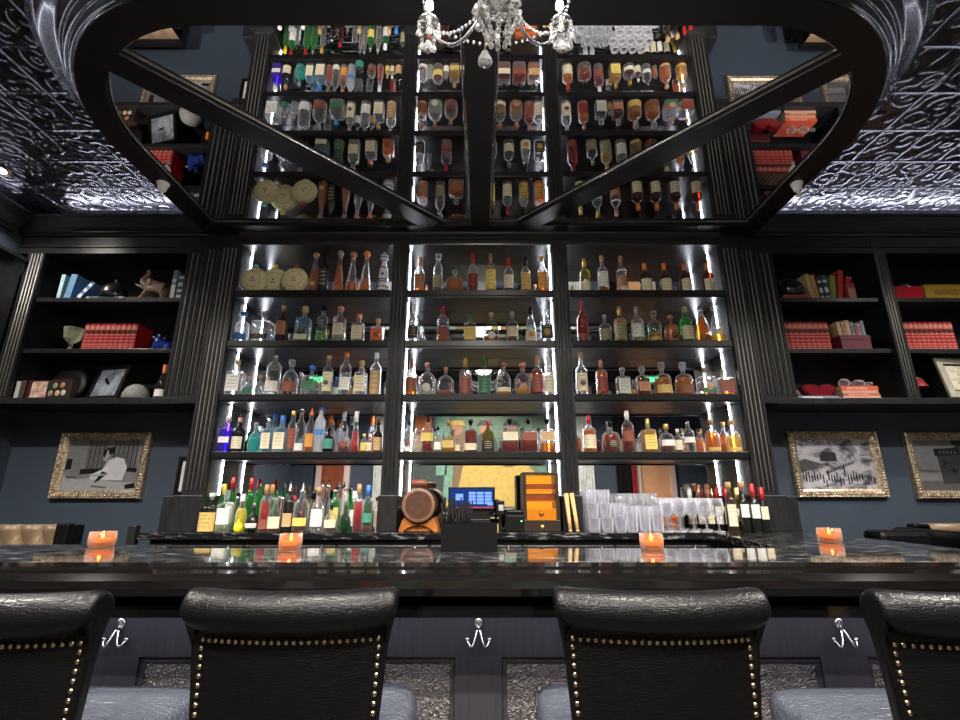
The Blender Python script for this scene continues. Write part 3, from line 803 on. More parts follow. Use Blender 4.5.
def profile(kind, h, R, nk):
    """outer profile [(r, z)], cap start, body top (all in metres)"""
    k = kind
    if k == 'std':   pts = [(.90,0),(1,.015),(1,.56),(.95,.60),(.78,.645),('n',.72),('n',.86)]; ct, bt = .86, .56
    elif k == 'tall': pts = [(.92,0),(1,.012),(1,.62),(.93,.66),(.7,.70),('n',.76),('n',.88)]; ct, bt = .88, .62
    elif k == 'square': pts = [(.94,0),(1,.02),(1,.60),(.93,.645),(.6,.675),('n',.69),('n',.82)]; ct, bt = .82, .60
    elif k == 'squat': pts = [(.86,0),(1,.03),(1,.46),(.93,.55),(.7,.62),('n',.67),('n',.80)]; ct, bt = .80, .46
    elif k == 'jug': pts = [(.9,0),(1,.03),(1,.42),(.92,.52),(.72,.62),(.45,.68),('n',.72),('n',.84)]; ct, bt = .84, .42
    elif k == 'wine': pts = [(.95,0),(1,.012),(1,.55),(.93,.60),(.7,.645),('n',.70),('n',.80)]; ct, bt = .80, .55
    elif k == 'cone': pts = [(.95,0),(1,.015),(.96,.12),(.55,.55),('n',.72),('n',.84)]; ct, bt = .84, .42
    elif k == 'champ': pts = [(.95,0),(1,.012),(1,.42),(.9,.52),(.62,.64),('n',.75),('n',.76)]; ct, bt = .76, .42
    elif k == 'waist': pts = [(.95,0),(1,.02),(.9,.2),(.72,.38),(.78,.5),(.9,.60),(.78,.68),('n',.74),('n',.84)]; ct, bt = .84, .32
    elif k == 'ball': pts = [(.5,0),(.8,.05),(1,.22),(1,.30),(.85,.46),(.5,.58),('n',.64),('n',.84)]; ct, bt = .84, .40
    elif k == 'round': pts = [(.8,0),(.97,.04),(1,.2),(1,.40),(.9,.54),(.6,.64),('n',.68),('n',.80)]; ct, bt = .80, .44
    elif k == 'flask': pts = [(.85,0),(1,.06),(1,.45),(.9,.56),(.55,.66),('n',.70),('n',.83)]; ct, bt = .83, .46
    elif k == 'skittle': pts = [(.8,0),(1,.03),(.98,.2),(.8,.45),(.55,.66),('n',.78),('n',.88)]; ct, bt = .88, .42
    else: raise KeyError(kind)
    return [((nk if r == 'n' else max(nk, r*R)), z*h) for r, z in pts], ct*h, bt*h
SQ = {'square': 7., 'flask': 2.6, 'squat': 2.2}
NB = 0
def bottle(lab, x, y, z, h, R, kind='std', glass='clear', liq=None, fill=.5, label=None, cap='black', ck='screw', band=None, emblem=None, group=None, lz=None, sq=None):
    """glass shell > liquid, label; cap"""
    nk = min(.0135, .055*h); nk = max(nk, .0085)
    if ck == 'foil': pass
    pr, ct, bt = profile(kind, h, R, nk)
    sy = .62 if kind == 'flask' else 1.; pw = SQ.get(kind, 2.) if sq is None else sq
    seg = 20 if pw < 4 else 24
    a_off = Matrix.Rotation(PI/seg, 4, 'Z')
    t = thing('bottle', lab, 'bottle', (x, y, z), 0, group)
    def L(mb, prof, **k): return mb.lathe(prof, seg, sx=1., sy=sy, pw=pw, **k)
    L(MB(), [(max(r, .002), zz) for r, zz in pr]).build('glass', GCOL[glass], t)
    if liq and fill > 0:
        ft = fill*h; lp = []
        for i, (r, zz) in enumerate(pr):
            if zz > ft: break
            lp.append((max(r-.0025, .002), max(zz, .004)))
        r0, z0 = pr[i-1]; r1, z1 = pr[i]
        k = (ft-z0)/max(1e-6, z1-z0); lp.append((max(.002, r0+(r1-r0)*min(1, k)-.0025), ft))
        L(MB(), lp).build('liquid', LQ[liq], t)
    def lab_part(name, color, z0, z1, deg, grow=.0008):
        # front facing wrap following the bottle's own section
        zs = [z0]+[zz for _, zz in pr if z0 < zz < z1]+[z1]
        def rad(zq):
            for (ra, za), (rb, zb) in zip(pr, pr[1:]):
                if za <= zq <= zb: return ra+(rb-ra)*(zq-za)/max(1e-6, zb-za)
            return pr[-1][0]
        a0 = -PI/2-math.radians(deg); a1 = -PI/2+math.radians(deg)
        mb = MB(); mb.lathe([(rad(q)+grow, q) for q in zs], 14, sx=1., sy=sy, pw=pw, a0=a0, a1=a1)
        mb.lathe([(rad(q)+grow+.0004, q) for q in zs], 14, sx=1., sy=sy, pw=pw, a0=a0, a1=a1)
        return mb.build(name, label_mat(color), t)
    if label:
        z0, z1 = (lz[0]*h, lz[1]*h) if lz else (.10*h, bt*.92)
        lab_part('label', label, z0, z1, 62 if pw < 4 else 43)
    if band:
        lab_part('neck_band', band, bt*1.0+.01*h, bt+.045*h, 75, .001)
    if emblem:
        zc_ = bt*.5; rr = R*.5
        m_ = MB(); m_.lathe([(rr, 0), (rr*.96, .0012), (0, .0013)], 18, M=Matrix.Rotation(PI/2, 4, 'X'), c=(0, -(R*sy)*1.0-.0008, zc_))
        m_.build('emblem', label_mat(emblem), t)
    # closure
    cm = CAPC[cap]; mb = MB()
    if ck == 'screw': mb.lathe([(nk*1.18, ct), (nk*1.22, ct+.002), (nk*1.22, h-.002), (nk*1.1, h)], 14)
    elif ck == 'stopper': mb.lathe([(nk*.9, ct), (nk*1.0, ct+.003), (nk*1.65, ct+.004), (nk*1.75, ct+.008), (nk*1.75, h-.004), (nk*1.5, h)], 14)
    elif ck == 'cork': mb.lathe([(nk*.85, ct), (nk*.85, ct+(h-ct)*.35), (nk*1.35, ct+(h-ct)*.36), (nk*1.35, h-.002), (nk*1.2, h)], 14)
    elif ck == 'ball': mb.lathe([(nk, ct), (nk*1.1, ct+.004)], 12); mb.ball((0, 0, ct+(h-ct)*.55), (nk*1.9, nk*1.9, (h-ct)*.48), 14, 8)
    elif ck == 'foil': c0 = ct-.10*h; mb.lathe([(nk*1.08, c0), (nk*1.10, ct), (nk*1.2, ct+.003), (nk*1.2, ct+.015), (nk*1.08, ct+.018), (nk*1.08, h-.002), (nk*.95, h)], 14)
    elif ck == 'spout': mb.lathe([(nk*1.15, ct-.008), (nk*1.15, ct+.008), (nk*.7, ct+.014), (nk*.45, ct+(h-ct)*.4), (nk*.33, h)], 10)
    mb.build('cap' if ck not in ('spout',) else 'pour_spout', cm, t)
    return t
# rows: u, v_top, width px, description, kwargs
def row(specs, zb, y, where, group, yback=3.52, lim=None):
    specs = sorted(specs, key=lambda s: s[0])
    for i, sp_ in enumerate(specs):
        u, vt, wpx, desc, kw = sp_; kw = dict(kw)
        yy = kw.pop('y', yback if kw.pop('b', 0) else y)
        fn = kw.pop('fn', None)
        x, zt_ = PX(u, vt, yy)
        dd = yy*CT+(zb-CZ)*ST
        R = wpx*dd/F/2; h = max(.09, zt_-zb)
        x = (u-480)/F*(yy*CT+(zb+.08-CZ)*ST)
        if lim: x = max(lim[0]+R+.012, min(lim[1]-R-.012, x)); h = min(h, lim[2])
        lab = '%s, %s from left, %s' % (desc, ORD[i], where)
        if fn: fn(lab, x, yy, zb, h, R, group)
        else: bottle(lab, x, yy, zb, h, R, group=group, **kw)
# special shapes
def disc_bottle(stop):
    def f(lab, x, y, z, h, R, group):
        t = thing('bottle', lab, 'bottle', (x, y, z), 0, group)
        hd = h*.86; rr = hd/2
        mb = MB(); M_ = Matrix.Rotation(PI/2, 4, 'X')
        prof = [(0,-.028),(rr*.75,-.028),(rr*.93,-.022),(rr,-.008),(rr,.008),(rr*.93,.022),(rr*.75,.028),(0,.028)]
        mb.lathe(prof, 32, M=M_, c=(0, 0, rr)); o = mb.build('ceramic_body', plain('cream_ceramic', (.70,.62,.38), .35, var=.05), t)
        fe = MB()
        for k in range(14):
            a = 2*PI*k/14; fe.ball((rr*.82*math.cos(a), -.0265, rr+rr*.82*math.sin(a)), (.0055, .002, .0055), 8, 4)
        fe.lathe([(rr*.60,-.0286),(rr*.635,-.0292),(rr*.60,-.0298)], 32, M=M_@Matrix.Rotation(PI, 4, 'X'), c=(0,0,rr), caps=False)
        fe.build('relief', plain('ochre_glaze', (.38,.27,.10), .4), o)
        em = MB(); em.ball((0, -.0285, rr*1.12), (.008, .0015, .008), 8, 4); em.box(-.022, .022, -.0295, -.028, rr*.86, rr*.92)
        em.build('emblem', plain('dark_red_ink', (.25,.05,.03), .5), o)
        bs = MB(); bs.lathe([(.032, 0), (.032, .012), (.02, .02)], 16, sy=.7); bs.build('foot', plain('cream_ceramic', (.70,.62,.38), .35), t)
        cp = MB(); cp.lathe([(.010, hd-.004), (.010, hd+.006), (.017, hd+.008), (.019, hd+.018), (.016, h-.004), (.008, h)], 14); cp.build('stopper', CAPC[stop], t)
    return f
def ceramic_fn(lab, x, y, z, h, R, group):
    t = thing('bottle', lab, 'bottle', (x, y, z), 0, group)
    pr = [(.95,0),(1,.01),(.9,.12),(.72,.22),(.66,.27),(.76,.34),(.80,.44),(.70,.58),(.45,.70),(.33,.76),(.40,.80),(.62,.83),(.68,.87),(.60,.93),(.3,.965),(.22,.97),(.25,1.0),(0,1.0)]
    MB().lathe([(r*R, q*h) for r, q in pr], 22).build('ceramic_body', GCOL['white'], t)
    pat = MB()
    blue = plain('cobalt_glaze', (.02,.05,.28), .25)
    for q0, r in ((.03,.985),(.26,.68),(.31,.74),(.60,.675),(.78,.38),(.85,.68)):
        pat.lathe([(r*R+.0012, q0*h), (r*R+.0022, q0*h+.004), (r*R+.0012, q0*h+.009)], 22, caps=False)
    pat.lathe([(.011, 0), (.007, .0012), (0, .0013)], 12, M=Matrix.Rotation(PI/2, 4, 'X'), c=(0, -.80*R-.0004, .44*h))
    for k in range(6):
        a = -PI/2+(k-2.5)*.5; pat.ball((.86*R*math.cos(a), .86*R*math.sin(a), .14*h), (.006, .006, .011), 8, 5)
    pat.build('blue_pattern', blue, t)

A, G_ = 'amber', 'gold'
def K(**k): return k
L1 = [(254,264.5,21.5,'cream ceramic disc bottle with aqua stopper',K(fn=disc_bottle('aqua'),y=3.35)),(273.7,264.5,22,'cream ceramic disc bottle with yellow stopper',K(fn=disc_bottle('yellow'),y=3.415)),
 (294.5,264.5,23,'cream ceramic disc bottle with red stopper',K(fn=disc_bottle('red'),y=3.35)),(313.5,253,10.2,'tall amber bottle with copper ball stopper',K(kind='skittle',glass='clear',liq='amber',fill=.66,cap='copper',ck='ball',emblem='gold')),
 (323,252.7,9.2,'slim black bottle with gold vertical print',K(kind='tall',glass='dark',label='black',cap='black',lz=(.1,.55))),(338.3,246.5,10.8,'tall tapered amber bottle with dark ball stopper',K(kind='cone',liq='amber',fill=.70,cap='grey',ck='ball')),
 (351.6,252,12,'half-full tapered amber bottle with copper stopper',K(kind='cone',liq='amber',fill=.26,cap='copper',ck='ball')),(365.2,251.5,12.5,'half-full tapered amber bottle with orange stopper',K(kind='cone',liq='amber',fill=.3,cap='orange',ck='ball')),
 (383,253,12.5,'white ceramic bottle painted cobalt blue',K(fn=ceramic_fn))]
L2 = [(240.8,312,12.6,'clear bottle with blue cap and blue base label',K(kind='std',liq='clear',fill=.5,label='blue',lz=(.06,.28),cap='blue',ck='stopper')),(263,312,18.6,'square clear decanter with black base label',K(kind='square',liq='clear',fill=.4,label='black',lz=(.06,.22),cap='grey',ck='stopper')),
 (281,306,11.4,'dark brown bottle with copper label',K(kind='std',glass='brown',label='copper',cap='cork',ck='cork',lz=(.2,.56))),(303,307,14,'pale blue square bottle with low cream label',K(kind='square',glass='pale',liq='clear',fill=.5,label='cream',lz=(.06,.2),cap='cork',ck='stopper',emblem='black')),
 (321.5,305.5,11.8,'waisted bottle with black band and green drink',K(kind='waist',liq='green',fill=.3,label='navy',lz=(.34,.6),cap='black',ck='ball')),(339,307,11.5,'square pale green bottle with red and white cap',K(kind='tall',sq=7,liq='pale',fill=.55,label='cream',lz=(.2,.5),cap='pink',ck='stopper')),
 (358,314,12,'square clear bottle with cream label, copper stopper',K(kind='square',liq='clear',fill=.5,label='cream',cap='copper',ck='stopper')),(377.5,319,12.4,'small square bottle of orange drink',K(kind='square',liq='orange',fill=.56,emblem='brown',cap='wood',ck='stopper'))]
L3 = [(232.7,360,14.8,'clear square bottle with white label',K(kind='square',label='white',cap='cork',ck='cork')),(248.5,376.6,10,'squat clear flask with green label and cork',K(kind='round',label='green',cap='cork',ck='cork')),
 (260,375.6,10,'squat clear flask with brown cork',K(kind='round',liq='clear',cap='brown' if 0 else 'wood',ck='cork')),(272.5,350,14,'tall clear bottle with white base label, spout',K(kind='tall',label='white',lz=(.08,.3),cap='silver',ck='spout')),
 (289.8,360,16,'clear conical bottle with pale pink label',K(kind='jug',label='pink',lz=(.1,.36),cap='clear',ck='stopper')),(311,365,17.4,'clear faceted bottle with green label',K(kind='squat',liq='clear',fill=.4,label='green',lz=(.16,.44),cap='navy' if 0 else 'blue',ck='ball',sq=4)),
 (327,356,10.3,'pale yellow bottle with black oval',K(kind='tall',liq='pale',fill=.6,label='olive' if 0 else 'cream',emblem='black',cap='cork',ck='cork')),(344.6,352,11.5,'clear tall bottle with orange cap',K(kind='tall',label='white',lz=(.12,.4),cap='orange',ck='screw',liq='clear')),
 (360.5,361,12,'clear bottle with cream label and cork',K(kind='square',label='cream',cap='cork',ck='cork')),(375,353,11.2,'tall bottle with kraft paper label',K(kind='tall',label='tan',lz=(.03,.56),cap='white',ck='screw')),
 (300.5,372,8,'small clear bottle standing further back',K(b=1,kind='std',cap='silver')),(336,377,7,'small bottle with blue cap standing back',K(b=1,kind='std',label='white',cap='blue')),(352.5,377,7,'small clear bottle with tan cap standing back',K(b=1,kind='std',cap='cork',label='orange'))]
L4 = [(212.5,428,6.5,'dark plum bottle',K(b=1,kind='std',glass='dark',cap='black')),(223.8,416.7,12,'violet square bottle with white label band',K(kind='square',glass='purple',liq='violet',fill=.58,label='white',lz=(.26,.42),cap='white',ck='cork')),
 (238,417.7,11.5,'dark bottle with tilted cream label, pink cap',K(kind='std',glass='dark',label='cream',lz=(.1,.44),cap='pink',ck='screw')),(254.5,423,12.5,'teal round-shouldered bottle',K(kind='round',glass='aqua',liq='teal',fill=.5,cap='clear',ck='cork')),
 (267,418,9.6,'slim pale blue bottle with cream label',K(kind='square',glass='pale',label='cream',cap='silver',ck='stopper')),(280.5,415.6,12,'square pale blue bottle with wide cream label',K(kind='square',glass='pale',liq='clear',fill=.5,label='cream',lz=(.08,.52),cap='blue',ck='screw')),
 (273,413,9,'tall pale blue bottle standing behind',K(b=1,kind='std',glass='pale',cap='blue')),(291,411,8,'pink bottle with gold cap',K(kind='tall',liq='pink',fill=.55,label='pink',cap='gold',ck='screw')),
 (299.5,409,9.4,'clear bottle with low white label, silver cap',K(kind='tall',label='white',lz=(.04,.2),cap='silver',ck='cork')),(309.3,408,8.8,'orange liqueur bottle with spout',K(kind='std',liq='orange',fill=.42,label='orange',lz=(.12,.4),cap='orange',ck='spout')),
 (318.8,401,9.6,'frosted white bottle with blue print, tall spout',K(kind='tall',glass='frost',label='blue',lz=(.34,.46),cap='blue',ck='spout')),(328.5,427.6,11.6,'round dark bottle with aqua label',K(kind='round',glass='dark',label='aqua',lz=(.12,.52),cap='black',ck='cork',y=3.33)),
 (329,415.6,9,'clear bottle with orange cap standing behind',K(b=1,kind='std',cap='orange',ck='foil')),(342.5,411.5,8,'clear bottle with long white cap behind',K(b=1,kind='tall',cap='white',ck='foil')),
 (343.8,427.6,10.5,'squat bottle with brown drink low in it',K(kind='jug',liq='brown',fill=.28,label='pink',lz=(.22,.4),cap='black',ck='screw')),(355,411.5,9.5,'ruby red flask with white cap',K(kind='cone',liq='red',fill=.5,cap='white',ck='foil')),
 (363.8,434,6,'small yellow bottle',K(kind='std',liq='gold',fill=.55,label='yellow',cap='gold')),(369.8,434,5.2,'tiny bottle with pale cap',K(kind='std',liq='pale',fill=.55,label='cream',cap='white')),
 (371.5,415.6,7,'clear bottle with orange foil cap behind',K(b=1,kind='std',cap='orange',ck='foil',label='red')),(377.8,423,8.6,'dark bottle with tan label',K(kind='std',glass='dark',label='tan',lz=(.06,.5),cap='black',ck='cork'))]
C1 = [(419.4,258,10.2,'clear bottle of amber spirit with brown label',K(kind='std',liq='amber',fill=.42,label='copper',lz=(.12,.5),cap='copper',ck='foil')),(437.8,254.5,9.8,'tall clear bottle with pale yellow low label',K(kind='tall',liq='brown',fill=.1,label='olive',lz=(.14,.42),cap='clear',ck='stopper')),
 (454.8,270.4,16.5,'squat ornate amber decanter with glass stopper',K(kind='squat',liq='amber',fill=.6,cap='clear',ck='ball',sq=4)),(472.9,254,10.4,'clear bottle with dark red label and red cap',K(kind='std',liq='ruby',fill=.34,label='red',lz=(.14,.46),cap='red',ck='foil')),
 (490.8,254,10.2,'amber bottle with tall yellow label',K(kind='tall',liq='gold',fill=.66,label='yellow',lz=(.08,.56),cap='copper',ck='foil')),(508.8,258,10,'red-capped bottle with cream label',K(kind='std',liq='brown',fill=.3,label='cream',lz=(.12,.48),cap='red',ck='foil')),
 (526,258,10,'black-capped bottle with gold label',K(kind='std',liq='amber',fill=.3,label='gold',lz=(.08,.54),cap='black',ck='foil')),(542.8,257,10,'amber bottle with orange label and cork cap',K(kind='std',liq='amber',fill=.56,label='orange',lz=(.1,.54),cap='cork',ck='cork'))]
C2 = [(412,304,10.6,'tall clear bottle with black script label',K(kind='tall',label='black',lz=(.1,.42),cap='white',ck='foil')),(442.5,306.7,12,'red-capped amber bottle with red and white label',K(kind='tall',liq='amber',fill=.3,label='pink',lz=(.22,.42),band='red',cap='red',ck='foil')),
 (470,313.8,12,'square bottle with yellow label, green cap',K(kind='square',liq='gold',fill=.3,label='yellow',lz=(.08,.5),cap='green',ck='foil')),(491.5,313,15,'clear wide flask with round white emblem',K(kind='flask',liq='amber',fill=.22,emblem='white',cap='cork',ck='cork')),
 (512.4,312,12,'clear round bottle with cream label',K(kind='std',liq='brown',fill=.16,label='cream',lz=(.18,.48),cap='grey',ck='screw')),(531,307,12,'clear sloping bottle with pale label',K(kind='skittle',label='cream',lz=(.04,.32),cap='black',ck='foil',emblem='orange',liq='clear')),
 (548.3,311,12,'square clear bottle with black label',K(kind='square',label='black',lz=(.1,.52),cap='clear',ck='stopper',emblem='gold')),(423,329,5.5,'tiny clear bottle standing further back',K(b=1,kind='skittle',cap='silver'))]
C3 = [(406,360,11.5,'amber bottle with brown oval label',K(kind='std',liq='amber',fill=.3,label='brown',lz=(.1,.48),cap='copper',ck='foil')),(427,363,17.2,'clear jug bottle with copper cork',K(kind='jug',liq='pale',fill=.16,emblem='grey',cap='copper',ck='cork')),
 (445.6,367.4,16.6,'squat clear bottle with low red liquid',K(kind='jug',liq='ruby',fill=.14,label='brown',lz=(.02,.14),cap='pink',ck='cork')),(465.4,357.7,12,'pink-red bottle with gold cap',K(kind='std',liq='pink',fill=.52,label='pink',lz=(.06,.44),cap='gold',ck='foil')),
 (484.4,357,13,'clear bottle with tall green label, green cap',K(kind='std',label='green',lz=(.06,.5),cap='green',ck='foil',liq='clear')),(503.5,362,15,'dimpled clear bottle with copper ball stopper',K(kind='jug',liq='gold',fill=.2,label='cream',lz=(.1,.22),cap='copper',ck='ball')),
 (522.8,362,16,'round clear bottle with amber emblem',K(kind='round',liq='gold',fill=.22,emblem='copper',cap='copper',ck='ball')),(538,356,11.6,'slim red-amber bottle with pink label',K(kind='std',liq='ruby',fill=.62,label='pink',lz=(.08,.5),cap='pink',ck='foil')),
 (552,356.5,10.8,'clear bottle with cream label and white cap',K(kind='std',label='cream',lz=(.08,.5),cap='white',ck='foil',band='black'))]
C4 = [(405.6,419.7,11,'clear bottle with round brown label',K(kind='std',emblem='brown',label='white',lz=(.04,.16),cap='black',ck='spout')),(416.6,428.5,8,'small clear bottle with pale liquid',K(kind='square',liq='pale',fill=.5,cap='silver',ck='screw')),
 (427.4,416,13,'red-brown bottle with yellow label, dark spout',K(kind='std',liq='ruby',fill=.4,label='yellow',lz=(.3,.52),cap='black',ck='spout')),(437.6,426,8,'clear bottle of pale liqueur',K(kind='skittle',liq='pale',fill=.5,label='white',cap='black',ck='spout')),
 (448.2,420.6,12.2,'clear square bottle with yellow spirit',K(kind='square',liq='gold',fill=.42,label='gold',lz=(.14,.36),cap='wood',ck='cork')),(457.5,438,6,'tiny amber bottle',K(kind='std',liq='amber',fill=.5,label='cream',cap='gold')),
 (470.6,419.7,13,'amber-red bottle with low cream label',K(kind='square',sq=3,liq='ruby',fill=.66,label='cream',lz=(.06,.26),cap='black',ck='cork')),(488,420.6,12,'dark green bottle with black label',K(kind='std',glass='olive',liq='brown',fill=.4,label='black',lz=(.06,.36),cap='red',ck='screw')),
 (510,418.8,16.6,'square whiskey bottle with pale green label',K(kind='square',liq='ruby',fill=.32,label='olive' if 0 else 'cream',lz=(.34,.58),cap='black',ck='cork')),(529,418.8,16.6,'square whiskey bottle full of red-amber',K(kind='square',liq='ruby',fill=.58,label='pink',lz=(.34,.58),cap='black',ck='cork')),
 (547.5,418.8,15,'square whiskey bottle with tan label',K(kind='square',liq='amber',fill=.26,label='tan',lz=(.32,.6),cap='black',ck='cork'))]
R1 = [(585.4,259,10.4,'olive-gold bottle with cream label',K(kind='std',glass='olive',label='cream',lz=(.04,.3),cap='gold',ck='foil',emblem='cream')),(603.4,256,10.4,'clear bottle with white label and gold cap',K(kind='std',liq='amber',fill=.14,label='white',lz=(.16,.54),cap='gold',ck='screw')),
 (622.7,256.6,10.4,'clear bottle with brown print, copper cap',K(kind='std',liq='pale',fill=.3,label='copper',lz=(.16,.44),cap='copper',ck='screw',band='white'))]+[
 (u,263.5,11.5,'dark amber bottle with cream label, orange cap',K(kind='std',glass='brown',label='cream',lz=(.05,.44),cap='orange',ck='foil')) for u in (646,665.6,686,708.6)]
R2 = [(583,302,11,'wine-red bottle with long red cap',K(kind='std',glass='red',label='pink',lz=(.04,.2),cap='red',ck='foil')),(605.4,315,12,'short clear bottle with dark label',K(kind='std',label='olive',lz=(.1,.46),cap='grey',ck='screw')),
 (620.8,306.7,12.4,'amber bottle with olive label, gold cap',K(kind='std',liq='gold',fill=.62,label='olive',lz=(.08,.5),cap='gold',ck='foil')),(638,307,12,'clear bottle with white label, grey cap',K(kind='std',label='white',lz=(.14,.5),cap='grey',ck='foil',liq='pale')),
 (655,311.5,13,'clear bottle a third full of amber',K(kind='std',liq='gold',fill=.3,label='gold',lz=(.06,.16),cap='clear',ck='stopper')),(671.8,314.7,13.8,'copper-coloured bottle with round dark emblem',K(kind='squat',glass='copper',emblem='black',cap='copper',ck='ball')),
 (687,307,12,'bright green bottle with cream label',K(kind='std',glass='green',liq='green',fill=.3,label='cream',lz=(.08,.44),cap='cork',ck='screw')),(703.2,306.7,13.6,'sloping amber bottle',K(kind='skittle',liq='amber',fill=.7,label='brown',lz=(.06,.16),cap='silver',ck='screw')),
 (718.8,306,13.6,'sloping clear bottle with low amber',K(kind='skittle',liq='gold',fill=.24,label='white',lz=(.2,.36),band='olive',cap='clear',ck='stopper'))]
R3 = [(582,353,11.6,'tall clear bottle with cream label and cork',K(kind='std',label='cream',lz=(.1,.5),cap='cork',ck='cork',emblem='black')),(602,360,12,'amber bottle with red label',K(kind='tall',liq='amber',fill=.7,label='red',lz=(.1,.5),cap='copper',ck='foil')),
 (623,367.7,13,'square clear bottle with grey label',K(kind='square',label='grey',lz=(.06,.58),cap='clear',ck='stopper')),(633.6,380,6.6,'small amber bottle',K(kind='std',liq='gold',fill=.4,cap='clear')),
 (643,366.7,12.6,'square amber-brown bottle',K(kind='square',liq='brown',fill=.58,label='copper',lz=(.14,.44),cap='clear',ck='stopper')),(663,362.8,16.6,'squat amber bottle with olive label',K(kind='squat',liq='amber',fill=.52,label='gold',lz=(.06,.3),cap='clear',ck='stopper')),
 (684.4,362.8,16.6,'squat amber bottle with dark brown label',K(kind='squat',liq='amber',fill=.52,label='brown',lz=(.06,.3),cap='clear',ck='stopper')),(706,367.7,15.4,'clear bottle with green label and cork',K(kind='square',label='green',lz=(.06,.26),cap='cork',ck='cork',liq='amber',fill=.08,emblem='tan')),
 (726,369.7,16,'clear bottle with white and red label',K(kind='square',liq='amber',fill=.1,label='pink',lz=(.1,.58),cap='cork',ck='cork'))]
R4 = [(589.6,415.6,13.2,'amber bottle with cream label, red wax neck',K(kind='std',liq='amber',fill=.6,label='cream',lz=(.1,.46),cap='red',ck='foil')),(611,421,17.6,'squat brown bottle with round dark emblem',K(kind='squat',liq='ruby',fill=.56,emblem='black',cap='black',ck='cork')),
 (628.6,411,12,'red-amber bottle with long clear neck',K(kind='tall',liq='ruby',fill=.58,label='pink',lz=(.26,.5),cap='white',ck='foil')),(640,434,7,'small clear bottle with white label',K(b=1,kind='std',label='white',cap='silver')),
 (649,418.7,13.2,'gold bottle with cream label and gold cap',K(kind='square',liq='gold',fill=.64,label='yellow',lz=(.08,.5),cap='gold',ck='foil')),(667,424,15,'clear bottle with white label, gold stopper',K(kind='round',liq='brown',fill=.2,label='white',lz=(.22,.42),cap='gold',ck='stopper')),
 (678,429,8,'small clear bottle with brown liquid',K(kind='std',liq='brown',fill=.3,cap='white',label='cream')),(689,419,11.5,'clear bottle with white label, pour spout',K(kind='std',label='white',lz=(.28,.44),cap='silver',ck='spout')),
 (699.8,429,6,'slim orange bottle',K(kind='tall',liq='orange',fill=.6,cap='black')),(712.5,419,14,'amber rounded bottle with cork stopper',K(kind='round',liq='amber',fill=.6,cap='cork',ck='cork',label='gold',lz=(.04,.14))),
 (726.5,422,9,'amber bottle standing further back',K(b=1,kind='std',liq='amber',fill=.6,cap='wood',ck='cork')),(737,420,13.5,'golden rounded bottle with wooden cap',K(kind='jug',liq='gold',fill=.52,cap='wood',ck='stopper',label='gold',lz=(.04,.14)))]
for nm, data in (('left', (L1, L2, L3, L4)), ('centre', (C1, C2, C3, C4)), ('right', (R1, R2, R3, R4))):
    for k, (sp_, rw) in enumerate(zip(data, ('top shelf', 'second shelf', 'third shelf', 'bottom shelf'))):
        row(sp_, SH[k]+.0005, 3.375, '%s, %s bay' % (rw, nm), 'bottles on the %s of the %s bay' % (rw, nm),
            lim=(*BAYS[('left', 'centre', 'right').index(nm)], (ZHD if k == 0 else SH[k-1]-.045)-SH[k]-.008))
